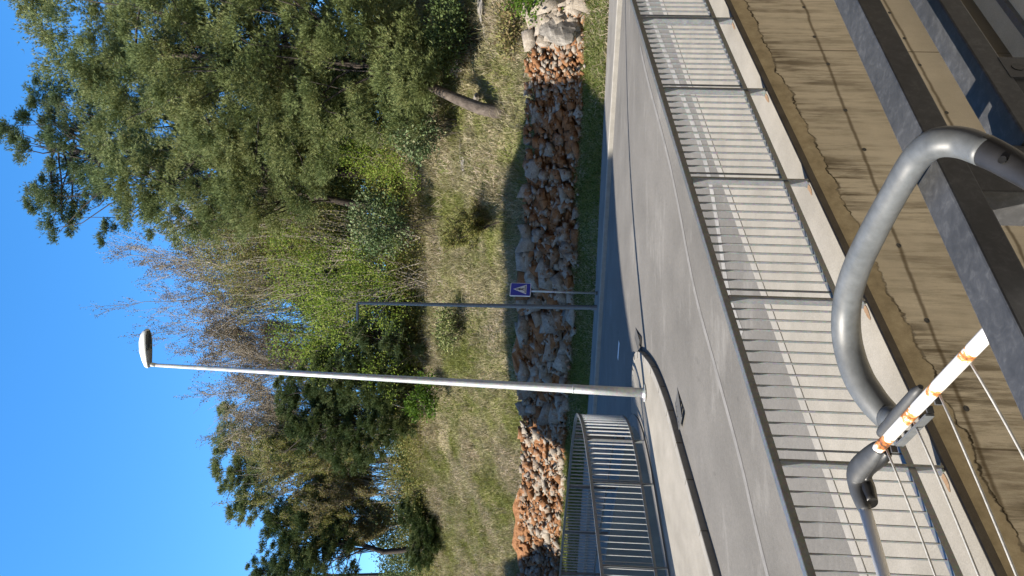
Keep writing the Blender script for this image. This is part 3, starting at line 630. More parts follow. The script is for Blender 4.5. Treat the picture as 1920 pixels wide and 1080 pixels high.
# frame tubes
zt = -.56
A0, A1 = atz(1850, 628, zt), atz(1646, 842, zt); dT = (A1-A0).normalized()
TA = [A0-dT*.45+(A1-A0+dT*.45)*t for t in np.linspace(0, 1, 160)]
rustat = [atz(1818, 668, zt), atz(1757, 737, zt), atz(1712, 785, zt), atz(1660, 833, zt)]; ra = []
for p in TA: ra.append(max(max(0, 1-((p-q).length/wd)**1.3)*s for q, wd, s in zip(rustat, (.016, .020, .034, .034), (1.0, .8, .85, .9))))
m = MB(); m.tube(TA, .0098, 16, a=ra); t1 = m.build("frame_tube", M['tube'], smooth=True, attr="rust")
C0, C1 = atz(1622, 955, zt), atz(1657, 1080, zt); dC = (C1-C0).normalized()
m = MB(); m.tube([C0-dC*.03, C1+dC*.55], .0105, 16, a=0.); t2 = m.build("frame_tube", M['tube'], smooth=True, attr="rust")
adopt(dr, t1, t2)
# corner joint: a bent, lobed sleeve over both tubes
J = cat([A1-dT*.006, A1+dT*.022, atz(1611, 884, zt)+Vector((0, 0, .003)), atz(1609, 916, zt), C0+dC*.006], 7)
jr = np.interp(np.linspace(0, 1, len(J)), [0, .12, .3, .5, .62, .78, .92, 1], [.0118, .015, .0195, .0225, .021, .020, .016, .0118])
m = MB(); m.tube(J, list(jr), 20, flat=(1, .75)); j1 = m.build("corner_joint", M['plasticdark'], smooth=True)
m = MB(); J2 = [p+(C0-A0).cross(dT).normalized()*0+Vector((.004, -.012, -.011)) for p in J[3:-3]]
m.tube(J2, list(jr[3:-3]*.82*(1+.18*np.sin(np.linspace(0, 9, len(J2))))), 16, flat=(1, .7)); j2 = m.build("joint_hollow", M['signblack'], smooth=True)  # black tube standing in for the shade in the joint's hollow
adopt(dr, j1); j2.parent = j1
# foot of the hook arm clamped on the tube
side = Vector((0, 0, 1)).cross(dT).normalized()
if side.y < 0: side = -side
c0, c1 = atz(1735, 735, zt), atz(1660, 822, zt)
m = MB(); m.tube([c0+dT*.0, c0+dT*.02, (c0+c1)/2, c1-dT*.01, c1], [.004, .0085, .0105, .0105, .0085], 20); s1_ = m.build("clamp_saddle", M['plasticdark'], smooth=True)
s1_.data.transform(Matrix.Translation(side*.0085+Vector((0, 0, .0045))))
m = MB(); m.tube([HP[-1]-Vector((0, 0, 0)), (HP[-1]+(c0+c1)/2)/2+Vector((0, 0, .006)), (c0*.35+c1*.65)+side*.008], [.0235, .019, .0115], 20); s2_ = m.build("clamp_neck", M['plastic'], smooth=True)
adopt(dr, s1_, s2_)
for j in range(7):
    p = c0+(c1-c0)*(-.05+j/6*1.05)-side*.0185-Vector((0, 0, .010)); m = MB(); m.box(p, dT, side, (0, 0, 1), .0018, .006, .005); m.build("clamp_rib", M['plasticdark']).parent = s1_
m = MB(); m.box(c0+(c1-c0)*.48-side*.0255-Vector((0, 0, .008)), dT, side, (0, 0, 1), .058, .0016, .0065); m.build("clamp_strip", M['plastic']).parent = s1_
# drying lines
for (x0, y0), (x1, y1) in (((1818, 677), (1920, 885)), ((1761, 738), (1892, 1080)), ((1714, 792), (1822, 1080)), ((1662, 842), (1742, 1080))):
    a_, b_ = atz(x0, y0, zt-.004), atz(x1, y1, zt-.012); b2_ = a_+(b_-a_)*2.6
    P = [a_.lerp(b2_, t)-Vector((0, 0, .02*4*t*(1-t)*.5)) for t in np.linspace(0, 1, 14)]
    m = MB(); m.tube(P, .0019, 8); adopt(dr, m.build("drying_line", M['wire'], smooth=True))
# ------------------------------------------------------------------ vegetation
def unit(v): return v/np.maximum(np.linalg.norm(v, axis=-1, keepdims=True), 1e-9)
def tufts(C, A, n, L, wd, spread, rng, lenvar=.35):
    """n thin blades round axis A at each centre C -> triangles"""
    C = np.repeat(C, n, 0); A = np.repeat(A, n, 0); d = unit(A+rng.normal(0, spread, A.shape)); k = len(C)
    s = unit(np.cross(d, rng.normal(0, 1, d.shape))); l = L*(1+rng.uniform(-lenvar, lenvar, (k, 1))); w_ = wd*(1+rng.uniform(-.3, .3, (k, 1)))
    base = C+d*rng.uniform(-.15, .1, (k, 1))*L
    V = np.stack([base-s*w_*.5, base+s*w_*.5, base+d*l], 1).reshape(-1, 3); return V, np.arange(3*k).reshape(k, 3)
def leaves(C, A, L, wd, rng, spread=.9):
    k = len(C); d = unit(A+rng.normal(0, spread, A.shape)); s = unit(np.cross(d, rng.normal(0, 1, d.shape))); l = L*rng.uniform(.6, 1.3, (k, 1)); w_ = wd*rng.uniform(.6, 1.3, (k, 1))
    up = np.cross(d, s)*l*.12
    V = np.stack([C, C+d*l*.5+s*w_*.5+up, C+d*l, C+d*l*.5-s*w_*.5+up], 1).reshape(-1, 3); return V, np.arange(4*k).reshape(k, 4)
def wood(polys, name, mat, parent, nseg=5):
    Vs = []; Fs = []; n0 = 0
    for P, R in polys:
        P = np.asarray(P, float); k = len(P); d = unit(np.gradient(P, axis=0)); ref = np.array([.37, .21, .9]) if abs(d[0] @ np.array([.37, .21, .9])) < .95 else np.array([1., 0, 0])
        u = unit(np.cross(d, ref)); v = np.cross(d, u); t = np.arange(nseg)*2*np.pi/nseg
        ring = P[:, None]+(u[:, None]*np.cos(t)[None, :, None]+v[:, None]*np.sin(t)[None, :, None])*np.asarray(R)[:, None, None]
        Vs.append(ring.reshape(-1, 3)); i = np.arange(k-1)[:, None]*nseg; j = np.arange(nseg)[None]; jn = (j+1) % nseg
        Fs.append(np.stack([i+j, i+jn, i+nseg+jn, i+nseg+j], -1).reshape(-1, 4)+n0); n0 += k*nseg
    return npmesh(name, np.concatenate(Vs), [np.concatenate(Fs)], mat, parent, smooth=True)
def bend(p, q, R0_, R1_, rng, k=6, wob=.06):
    p, q = np.asarray(p, float), np.asarray(q, float); t = np.linspace(0, 1, k)[:, None]; l = np.linalg.norm(q-p)
    w_ = rng.normal(0, wob*l, (k, 3)); w_[0] = 0; w_[-1] = 0; w_ = (w_+np.roll(w_, 1, 0))*.5; w_[0] = 0; w_[-1] = 0
    return p+(q-p)*t+w_, np.linspace(R0_, R1_, k)
def thing_at(name, base, label, cat_, group=None):
    return empty(name, Vector(base), label, cat_, group)
def in_parent(par, *obs):
    for o in obs: o.parent = par; o.matrix_parent_inverse = Matrix.Translation(-par.location)
def pine(base, blobs, trunk, label, mat, r0=.22, seed=1, dens=1.0, clump=.62, needle=.14, bark='barkdark', name="pine_tree", limbs=True, tuf=105, nb=9, wd=.020, tmin=.35, group=None, gap=.35):
    """trunk: points; blobs: (centre, radii) the crown is gathered in; clumps of needle tufts sit on and in the blobs"""
    rng = np.random.default_rng(seed); par = thing_at(name, base, label, "tree", group)
    cl = []
    for c, r in blobs:
        c, r = np.array(c, float), np.array(r, float); n = int(dens*2.6*(r[0]*r[1]+r[1]*r[2]+r[0]*r[2])/clump**2*.55)+3
        d = unit(rng.normal(0, 1, (n, 3))); rad = rng.uniform(.35, 1.02, (n, 1))**.6; p = c+d*r*rad
        keep = (vnoise(p[:, 0]+p[:, 2]*.7, p[:, 1]+p[:, 2]*.9, .55/clump*.6, seed) > -gap) | (rng.random(n) < .25); cl.append(np.concatenate([p, unit(d/r)], 1)[keep])
    cl = np.concatenate(cl); n = len(cl); sz = clump*rng.uniform(.55, 1.25, (n, 1)); k = tuf
    rel = rng.normal(0, .37, (n, k, 3))*np.array([1, 1, .5]); C = cl[:, None, :3]+rel*sz[:, None]; A = unit(rel+np.array([0, 0, .55])+cl[:, None, 3:]*.45)
    V, F = tufts(C.reshape(-1, 3), A.reshape(-1, 3), nb, needle, wd, .42, rng)
    crown = npmesh("crown", V, [F], M[mat])
    T = np.array([tuple(p) for p in trunk], float); kk = len(T); tr = wood([(T, np.linspace(r0, r0*.35, kk))], "trunk", M[bark], None, 12)
    pol = []
    if limbs:
        pick = rng.choice(n, min(n, 60), False)
        for i in pick:
            t = rng.uniform(tmin, 1); p = np.array([np.interp(t, np.linspace(0, 1, kk), T[:, a_]) for a_ in range(3)]); q_ = cl[i, :3]
            if q_[2] < p[2]-1.5: p = p.copy(); 
            pol.append(bend(p, q_, r0*.22, .012, rng, 6, .05))
        lb_ = wood(pol, "limbs", M['barkdark'], None, 5); in_parent(par, lb_)
    in_parent(par, crown, tr); return par
def bare(base, height, spreadx, label, mat='twig', leafmat='bud', leafn=3, leaf=.06, seed=1, stems=1, r0=.065, depth=4, lean=(0, 0), name="bare_tree", up=.55, group=None, per=4, first=.25):
    rng = np.random.default_rng(seed); par = thing_at(name, base, label, "tree", group); pol = []; tips = []; tr = []
    def grow(p, d, L_, R_, lv):
        q_ = p+d*L_; k = 5 if lv < 2 else 4; P, R = bend(p, q_, R_, R_*.55, rng, k, .035); (tr if lv == 0 else pol).append((P, R))
        if lv >= depth:
            for t in (.35, .6, .8, 1.): tips.append(np.concatenate([p+(q_-p)*t, d]))
            return
        nn = per if lv else per+3
        for j in range(nn):
            t = rng.uniform(first if lv == 0 else .2, 1); o = p+(q_-p)*t; nd = d*up+unit(rng.normal(0, 1, 3))*np.array([spreadx, spreadx, .35])+np.array([0, 0, .3]); nd = nd/np.linalg.norm(nd)
            grow(o, nd, L_*rng.uniform(.34, .6), R_*.5*(1-.5*t), lv+1)
        grow(q_, (d+rng.normal(0, .12, 3)), L_*.5, R_*.52, lv+1)
    b = np.array(tuple(base), float)
    for s_ in range(stems):
        d = np.array([lean[0]+rng.normal(0, .10 if stems > 1 else .03), lean[1]+rng.normal(0, .08), 1.]); d /= np.linalg.norm(d)
        grow(b+np.array([rng.normal(0, .25), rng.normal(0, .2), -.1])*(stems > 1), d, height*.62*rng.uniform(.75, 1.0), r0*rng.uniform(.7, 1), 0)
    for i, (P, R) in enumerate(pol): pol[i] = (P, np.maximum(R, .0062))
    t0 = wood(tr, "trunk", M[mat], None, 7); t1 = wood(pol, "branches", M[mat], None, 3)
    T = np.array(tips); C = np.repeat(T[:, :3], leafn, 0)+rng.normal(0, leaf*.9, (len(T)*leafn, 3)); V, F = leaves(C, np.repeat(T[:, 3:], leafn, 0), leaf, leaf*.6, rng)
    lf = npmesh("crown", V, [F], M[leafmat]); in_parent(par, t0, t1, lf); return par
def leafy(base, blobs, label, mat, seed=1, leaf=.11, n=5200, stems=9, name="leafy_shrub", cat_="shrub", stemmat='twig', clumpy=.5, group=None, rs=.017, wd=.62):
    rng = np.random.default_rng(seed); par = thing_at(name, base, label, cat_, group); C = []; A = []; pol = []; b = np.array(tuple(base), float)
    vol = [r[0]*r[1]*r[2] for _, r in blobs]; tot = sum(vol)
    for (c, r), v in zip(blobs, vol):
        c, r = np.array(c, float), np.array(r, float); k = int(n*v/tot); m_ = max(6, int(k/34)); d = unit(rng.normal(0, 1, (m_, 3))); cc = c+d*r*(rng.uniform(.2, 1, (m_, 1))**.5)
        p = np.repeat(cc, 34, 0)+rng.normal(0, clumpy*.55, (m_*34, 3))*np.array([1, 1, .75]); C.append(p); A.append(unit(np.repeat(d, 34, 0)+np.array([0, 0, .4])))
        for i in rng.choice(m_, min(m_, max(2, int(stems*v/tot*2))), False):
            o = b+np.array([rng.normal(0, r[0]*.3), rng.normal(0, r[1]*.2), -.1]); pol.append(bend(o, cc[i], rs, .008, rng, 6, .05))
            for _ in range(3):
                t = rng.uniform(.35, .9); s_ = o+(cc[i]-o)*t; pol.append(bend(s_, s_+(cc[i]-o)*.35+rng.normal(0, .35, 3), rs*.4, .006, rng, 4, .05))
    C = np.concatenate(C); A = np.concatenate(A); V, F = leaves(C, A, leaf, leaf*wd, rng); cr = npmesh("crown", V, [F], M[mat]); in_parent(par, cr)
    if pol: in_parent(par, wood(pol, "stems", M[stemmat], None, 4))
    return par
def YS(py): return float(np.interp(py, [250, 400, 600, 750, 900, 1080], [1.0, 1.05, 1.09, 1.13, 1.2, 1.22]))
def P3(px, py, Y): return tuple(at(px, py, Y*YS(py)))
def bl(px, py, Y, rx, rz, ry=None):
    """crown blob at a photo place and distance; radii in photo pixels across and up"""
    s = Y*YS(py)/FPX; return (P3(px, py, Y), (rx*s, (ry if ry else min(rx, rz))*s, rz*s))
def ground(px, py, Y):
    p = at(px, py, Y*YS(py)); return Vector((p.x, p.y, float(hz(p.x, p.y))))
# --- pines on the right
def hillhit(px, py, lo=20):
    for Y in np.arange(lo, 60, .1):
        p = at(px, py, Y)
        if p.z < float(hz(p.x, p.y)): return p
    return at(px, py, 42)
b = hillhit(938, 213); bY = b.y
tk = [b-Vector((0, 0, .2)), Vector(P3(900, 203, bY+.2)), Vector(P3(860, 187, bY+.5)), Vector(P3(815, 166, bY+1)), Vector(P3(700, 120, bY+2.5)), Vector(P3(500, 110, bY+3)), Vector(P3(250, 100, bY+3))]
pine(b, [bl(150, 60, 30, 110, 90), bl(230, 190, 30, 120, 90), bl(330, 90, 28.5, 140, 110), bl(440, 215, 28.5, 120, 110), bl(500, 60, 28, 130, 120), bl(620, 150, 28, 140, 90), bl(640, 20, 27.5, 90, 90), bl(350, -60, 29, 120, 130), bl(700, 130, 28.5, 90, 60), bl(560, 270, 29, 70, 100), bl(760, 170, 28, 60, 35), bl(770, 145, 26.2, 50, 32), bl(795, 170, 26.3, 26, 16), bl(735, 120, 26.6, 60, 42), bl(800, 130, 26.4, 30, 18), bl(780, 130, 27.5, 60, 40), bl(740, 60, 28, 80, 60), bl(790, 215, 28, 35, 25), bl(720, 220, 28.5, 60, 60), bl(420, 120, 30, 130, 130), bl(260, 110, 31, 110, 110), bl(560, 130, 30, 150, 110)],
     tk, "big olive green pine with a leaning bare lower trunk above the rock cutting", 'needle', .24, 3, 1.2, .66, bark='bark', tmin=.62)
b = ground(760, 330, 35); pine(b, [bl(60, 265, 36, 70, 50), bl(25, 235, 36, 30, 30), bl(120, 330, 36, 90, 60), bl(190, 400, 36, 55, 60), bl(110, 420, 36, 35, 30), bl(220, 300, 35.5, 110, 80), bl(140, 250, 36, 80, 60), bl(205, 440, 36, 25, 22), bl(75, 180, 36, 35, 30), bl(90, 375, 36, 50, 35)],
     [b, P3(600, 320, 35), P3(400, 310, 35.5), P3(220, 300, 36), P3(90, 270, 36)], "tallest blue green pine with open ragged top against the sky", 'needleblue', .26, 5, .75, .5, gap=.14)
b = ground(790, 390, 33); pine(b, [bl(260, 330, 32.5, 90, 70), bl(330, 370, 32, 90, 70), bl(400, 310, 31.5, 100, 90), bl(480, 340, 31, 110, 90), bl(500, 255, 31, 90, 80), bl(570, 330, 31, 90, 60), bl(420, 400, 32, 60, 60)],
     [b, P3(650, 380, 32.5), P3(500, 350, 32), P3(300, 335, 32.5)], "mid height olive pine filling the slope left of the leaning trunk", 'needle', .2, 8, 1.2, .6)
b = ground(760, -60, 33); pine(b, [bl(90, -80, 34, 120, 80), bl(60, 10, 34, 45, 35), bl(250, -120, 33, 150, 120), bl(480, -120, 32, 150, 140), bl(640, -100, 32, 120, 90)],
     [b, P3(500, -90, 33), P3(200, -90, 34)], "pine at the edge of the picture on the right with dense crown", 'needle', .24, 9, 1.15, .62)
b = ground(800, 300, 40); pine(b, [bl(330, 220, 39, 150, 120), bl(480, 150, 38, 160, 140), bl(430, 350, 39, 130, 110), bl(620, 260, 37, 150, 120), bl(560, 20, 38, 160, 150), bl(560, 400, 38, 130, 90), bl(690, 330, 37, 130, 70), bl(700, 200, 37, 130, 70), bl(710, 60, 37, 150, 80), bl(200, 240, 39, 110, 70), bl(320, 250, 38, 80, 80), bl(330, 240, 37.5, 70, 70), bl(170, 150, 38, 90, 90), bl(300, 60, 38, 120, 110), bl(640, 430, 38, 110, 70)],
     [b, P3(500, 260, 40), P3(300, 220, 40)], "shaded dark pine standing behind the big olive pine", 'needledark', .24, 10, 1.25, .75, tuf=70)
# --- junipers and pines in the middle and on the left
def hg(px, py, lo=24): return hillhit(px, py, lo)
b = hg(795, 690); pine(b, [bl(640, 700, 32, 60, 70), bl(700, 720, 31.5, 60, 60), bl(735, 690, 31.3, 45, 45), bl(600, 690, 32.5, 45, 40), bl(560, 725, 33, 40, 45), bl(690, 655, 31.6, 40, 40)], [b, P3(700, 700, 32), P3(600, 705, 32.5)], "dark juniper bush right beside the tall lamp post", 'needledark', .12, 12, .9, .42, name="juniper", needle=.12, wd=.02)
b = hg(785, 800); pine(b, [bl(620, 800, 32.5, 60, 60), bl(680, 810, 32, 60, 60), bl(730, 790, 31.5, 50, 60), bl(570, 770, 33, 50, 55), bl(650, 850, 32.5, 40, 40), bl(540, 830, 34, 40, 40)], [b, P3(700, 800, 32), P3(580, 795, 33)], "dark dense juniper left of the tall lamp post", 'needledark', .12, 13, .95, .42, name="juniper", needle=.12, wd=.02)
b = hg(790, 610); pine(b, [bl(700, 620, 31.5, 45, 40), bl(750, 640, 31.2, 40, 50), bl(660, 640, 32, 40, 40)], [b, P3(740, 620, 31.5), P3(650, 625, 32)], "small dark conifer between the two lamp posts", 'needleblue', .08, 14, .7, .4, name="juniper", needle=.12, wd=.018)
b = ground(750, 860, 40); pine(b, [bl(430, 790, 40, 35, 30), bl(425, 850, 40, 60, 35), bl(450, 900, 40, 45, 35), bl(470, 950, 40, 35, 30), bl(500, 840, 40, 60, 50), bl(445, 960, 40, 20, 18), bl(480, 900, 40.5, 55, 40)], [b, P3(600, 870, 40), P3(440, 850, 40)], "green pine rising behind the bare saplings on the left", 'needle', .2, 15, .75, .5, needle=.17)
b = ground(760, 1025, 36); pine(b, [bl(530, 1010, 36, 60, 40), bl(580, 1000, 36, 70, 55), bl(610, 1060, 36, 60, 60), bl(550, 1070, 36, 50, 40), bl(520, 960, 36, 35, 30), bl(640, 1000, 36, 40, 35), bl(575, 940, 36, 30, 35)], [b, P3(720, 1035, 36), P3(660, 1015, 36), P3(560, 1020, 36)], "dark pine near the left end with bare trunk and sky below its crown", 'needledark', .2, 16, .95, .5, needle=.16)
b = ground(760, 1075, 44); pine(b, [bl(490, 1065, 44, 30, 22), bl(475, 1075, 44, 20, 18), bl(520, 1095, 44, 40, 50)], [b, P3(600, 1080, 44), P3(480, 1068, 44)], "small far pine top poking up at the left end", 'needleblue', .16, 17, .8, .5)
b = ground(770, 980, 42); pine(b, [bl(680, 1000, 41, 60, 16), bl(700, 960, 41, 50, 18), bl(650, 1060, 41, 60, 25)], [b, P3(690, 985, 41.5), P3(620, 985, 42)], "thin open pine with sky showing through on the left", 'needleblue', .12, 18, .35, .4, gap=.0, tuf=40)
b = ground(835, 995, 34.5); pine(b, [bl(800, 990, 33.8, 50, 30), bl(790, 1030, 33.8, 40, 30), bl(815, 1000, 33.5, 35, 18), bl(770, 960, 34, 30, 28), bl(790, 950, 34, 30, 28)], [b, P3(810, 992, 33.8), P3(780, 992, 33.8)], "rounded dark green bush at the top of the grass slope on the left", 'needledark', .06, 19, 1.1, .36, name="bush", needle=.11, wd=.018)
for px, py, Y, rx, rz, lab, mt, sd in ((850, 60, 27, 70, 45, "low dark bush under the big pine beside the pale boulders", 'needledark', 21), (800, 110, 28, 60, 40, "dark undergrowth bush left of the low boulder", 'needledark', 22), (960, 60, 24.5, 45, 14, "dry brown thorny bush on the rim of the rock cutting", 'leafbrown', 23), (790, 240, 28.5, 60, 50, "dusky bush behind the leaning trunk", 'needleblue', 24), (730, 420, 30, 70, 60, "blue green shrub below the mid height olive pine", 'needleblue', 25), (845, 620, 28.5, 40, 18, "small green bush in the dry grass below the saplings", 'needle', 26), (1020, -30, 22.5, 50, 60, "bright green plant at the far right of the verge", 'weed', 27)):
    b = ground(px, py, Y); c = P3(px-rz*.3, py, Y)
    leafy(b, [(c, (rx*Y/FPX, rx*Y/FPX*.7, rz*Y/FPX))], lab, mt, sd, .12, int(2600*rx*rz/3000)+700, 5, "bush", "bush", 'barkdark', .35)
# --- leafy and bare young trees
leafy(hg(800, 520), [bl(620, 510, 31.5, 70, 60), bl(560, 470, 32.5, 70, 70), bl(700, 480, 31, 70, 60), bl(640, 580, 31.5, 70, 70), bl(560, 560, 32.5, 50, 50), bl(720, 560, 31, 60, 50)], "tangle of young trees with fresh yellow green leaves behind the far lamp post", 'leafbright', 31, .095, 14000, 12, "sapling_thicket", "shrub", clumpy=.5)
leafy(hg(800, 660), [bl(560, 640, 32.5, 50, 60), bl(610, 660, 32, 50, 60), bl(640, 610, 32, 50, 50), bl(730, 690, 31, 50, 60)], "fresh green leafy saplings between the junipers and the far lamp post", 'leafbright', 32, .095, 6500, 8, "sapling_thicket", "shrub", clumpy=.45)
leafy(hg(790, 450), [bl(420, 470, 34, 80, 90), bl(480, 520, 34, 90, 80), bl(540, 440, 33, 80, 70), bl(400, 420, 34.5, 60, 50), bl(600, 430, 32.5, 80, 60)], "olive leaved young trees with pale twigs beside the mid height pine", 'leafolive', 33, .08, 20000, 16, "young_tree", "tree", clumpy=.6)
leafy(hg(770, 300), [bl(700, 290, 29.5, 60, 60), bl(640, 260, 30, 50, 50), bl(740, 330, 29.3, 40, 50)], "sunlit yellow green shrub with pale twigs below the mid pine", 'leafbright', 34, .08, 4200, 8, "leafy_shrub", "shrub", clumpy=.4)
leafy(hg(812, 755), [bl(790, 755, 30, 30, 30), bl(800, 725, 30, 25, 18)], "patch of bright green weeds at the foot of the junipers", 'weed', 35, .13, 1600, 3, "weed_patch", "plant", clumpy=.25)
T_ = [(470, 36, 250, "pale stemmed bare tree right of the lamp head"), (520, 37, 262, "bare tree with fine brown twigs above the bright saplings"), (575, 36.5, 248, "tall bare tree with red brown buds just right of the lamp head"), (630, 36, 255, "bare tree standing behind the white lamp head"), (690, 36, 300, "bare tree with thin twigs rising behind the lamp post"), (735, 35.5, 345, "bare tree left of the lamp post, lower than the others"), (775, 36, 385, "lowest bare tree left of the lamp post")]
for i, (py, Y, vt, lab) in enumerate(T_):
    b = ground(780, py, Y); h = P3(vt, py, Y)[2]-b.z
    bare(b, h*.92, .62, lab, 'twigred' if i % 2 else 'twig', 'bud', 2, .075, 40+i, 2, .085, 4, name="bare_tree", group="bare trees on the hilltop", up=.85)
leafy(ground(760, 560, 37), [bl(430, 560, 37, 110, 70), bl(470, 660, 37, 90, 70), bl(420, 480, 37, 70, 60), bl(470, 760, 37, 90, 60), bl(540, 620, 36.5, 100, 60)], "brownish olive thicket filling the gaps behind the bare trees", 'leafbrown', 36, .08, 11000, 60, "young_thicket", "shrub", clumpy=.7)
U_ = [(820, 35, 470, "pale thin stemmed sapling beside the left juniper"), (850, 36, 455, "grey sapling with twiggy crown in front of the left pine"), (885, 36, 470, "sapling with yellowish young leaves left of the junipers"), (920, 36, 480, "slender sapling among the pale stems on the left"), (955, 35.5, 520, "sapling with brown leaves right of the dark left pine"), (990, 35, 600, "low twisted sapling beneath the dark left pine")]
for i, (py, Y, vt, lab) in enumerate(U_):
    b = ground(785, py, Y+.6*(i % 3)); h = P3(vt, py, Y)[2]-b.z
    bare(b, h*.95, .6, lab, 'twig', 'leafbrown' if i % 2 else 'leafolive', 5, .085, 60+i, 2, .06, 4, name="sapling", group="pale saplings on the left", up=.75)
leafy(ground(780, 900, 36.5), [bl(640, 880, 37, 80, 70), bl(560, 900, 37.5, 80, 60), bl(700, 930, 36.5, 70, 50), bl(510, 830, 37.5, 60, 50), bl(720, 860, 36, 60, 50)], "thin brown leaved thicket among the pale saplings on the left", 'leafbrown', 37, .075, 6500, 50, "young_thicket", "shrub", clumpy=.65)
b = hg(934, 408, 22); bare(b, 2.2, 1.0, "small twiggy bush on the rim of the rock cutting at the edge of the shade", 'barkdark', 'leafolive', 2, .05, 80, 2, .045, 4, name="twiggy_bush", lean=(-.55, 0), up=.6)
# undergrowth along the top of the grass slope, nobody could count it
def undergrowth(name, mat, lab, o0, o1, hmax, seed, leaf, nclump):
    rng = np.random.default_rng(seed); x = rng.uniform(-19, 17, nclump); o = rng.uniform(o0, o1, nclump); y = ye(x)+o/.9
    h = np.clip(hmax*(.55+vnoise(x, o, .35, seed)*1.3+vnoise(x, o, 1.1, seed+1)*.6), .25, None); z = hz(x, y)+h*rng.random(nclump)**.8
    C = np.repeat(np.stack([x, y, z], -1), 30, 0)+rng.normal(0, .26, (nclump*30, 3)); V, F = leaves(C, np.tile([0, -.2, .7], (len(C), 1)), leaf, leaf*.55, rng)
    tag(npmesh(name, V, [F], M[mat]), lab, "undergrowth", kind='stuff')
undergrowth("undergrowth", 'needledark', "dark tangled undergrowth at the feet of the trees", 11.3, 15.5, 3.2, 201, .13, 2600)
undergrowth("scrub", 'leafolive', "olive scrub mixed into the undergrowth below the trees", 9.6, 14.5, 2.0, 202, .10, 2400)
# woods further up the hill, read as one mass
def woods():
    rng = np.random.default_rng(99); V = []; F = []; n0 = 0
    for i in range(90):
        x = rng.uniform(-50, 60) if i < 64 else rng.uniform(0, 16); Y = ye(x)+rng.uniform(20, 40); 
        if -17 < x/Y*40 < -8.5: continue
        z = float(hz(x, Y)); h = rng.uniform(6, 9)*(1.25 if x > 3 else .95); n = 520
        d = unit(rng.normal(0, 1, (n, 3))); p = np.array([x, Y, z+h*.6])+d*np.array([2.6, 2.4, h*.42])*rng.uniform(.5, 1, (n, 1)); v, f = tufts(p+rng.normal(0, .2, p.shape), unit(d+[0, 0, .6]), 5, .6, .10, .5, rng); V.append(v); F.append(f+n0); n0 += len(v)
    o = npmesh("distant_woods", np.concatenate(V), [np.concatenate(F)], M['needledark']); tag(o, "dark wood further up the hill behind the front trees", "woods", kind='stuff')
woods()
# boulders
def boulder(px, py, Y, rx, rz, lab, seed, mat='stone', group=None, dep=.7):
    c = Vector(P3(px, py, Y)); s = Y/FPX; rng = np.random.default_rng(seed); bm = bmesh.new(); bmesh.ops.create_icosphere(bm, subdivisions=4, radius=1)
    N_ = unit(rng.normal(0, 1, (34, 3))); D_ = rng.uniform(.70, .98, 34)
    for v in bm.verts:
        p = np.array(v.co); k = min(1, min([D_[i]/max(1e-6, p @ N_[i]) for i in range(34) if p @ N_[i] > 0.05], default=1)); p = p*k; p = p+np.array([.22*vnoise(p[0]+3*p[2], p[1]+p[2], 1.6, seed+i)+.10*vnoise(p[0]+p[1], p[2]*2-p[1], 4.5, seed+i+9)+.05*vnoise(p[0]*2+p[1], p[2]*2-p[1], 9, seed+i+5) for i in range(3)])
        v.co = (p[0]*rx*s, p[1]*rx*s*dep, p[2]*rz*s)
    me = bpy.data.meshes.new("boulder"); bm.to_mesh(me); bm.free(); o = link("boulder", me, M[mat]); o.location = c; o.rotation_euler = (rng.uniform(-.2, .2), rng.uniform(-.2, .2), rng.uniform(-.5, .5)); tag(o, lab, "rock", group)
for a_ in ((860, 118, hg(872, 118, 22).y+.1, 30, 22, "pale flat boulder on the grass slope right of the leaning trunk", 1), (912, 55, hg(918, 55, 22).y+.15, 22, 9, "long low grey ledge of rock near the right edge", 2), (905, 15, hg(912, 15, 22).y+.15, 34, 12, "dark grey ledge at the right edge beneath the bushes", 3), (868, 290, hg(874, 290, 22).y+.2, 50, 10, "long pale rock ledge showing through the grass left of the leaning trunk", 4), (893, 187, hg(898, 187, 22).y-.1, 14, 7, "small stone at the foot of the leaning trunk", 5), (920, 520, hg(925, 520, 22).y+.1, 16, 10, "small cluster of pale stones in the dry grass above the sign", 6), (829, 945, hg(833, 945, 22).y, 12, 6, "white stone in front of the rounded dark bush", 7)): boulder(*a_)
boulder(1052, 52, 22.5, 42, 44, "large pale limestone boulder in the rock cutting at the right edge", 8, dep=.35)
# loose stones of the cutting and grass
def scatter_stones():
    rng = np.random.default_rng(5); V = []; F = []; T = []; n0 = 0
    base = np.array([(1, 0, 0), (-1, 0, 0), (0, 1, 0), (0, -1, 0), (0, 0, 1), (0, 0, -1)], float); tri = np.array([(0, 2, 4), (2, 1, 4), (1, 3, 4), (3, 0, 4), (2, 0, 5), (1, 2, 5), (3, 1, 5), (0, 3, 5)])
    for i in range(900):
        x = rng.uniform(-15, 12); k = rng.random(); o = 1.3+1.05*k**1.15+rng.uniform(-.14, .0); z = -.78+1.75*k; s = .02+.085*rng.random()**3
        v = base*np.array([s*rng.uniform(.8, 1.7), s, s*rng.uniform(.5, 1)])*rng.uniform(.7, 1.2, (6, 1)); a_ = rng.uniform(0, 6.3); v = v @ np.array([[math.cos(a_), math.sin(a_), 0], [-math.sin(a_), math.cos(a_), 0], [0, 0, 1]]); b_ = rng.uniform(-.7, .7); v = v @ np.array([[1, 0, 0], [0, math.cos(b_), math.sin(b_)], [0, -math.sin(b_), math.cos(b_)]])
        V.append(v+np.array([x, ye(x)+(o-.12)/.9, z])); F.append(tri+n0); n0 += 6; T += [min(1, max(0, rng.normal(.5, .22)))]*6
    o = npmesh("loose_stones", np.concatenate(V), [np.concatenate(F)], M['rock'], attr={'tone': T}); tag(o, "loose stones and rubble lying on the face of the rock cutting", "stones", kind='stuff')
scatter_stones()
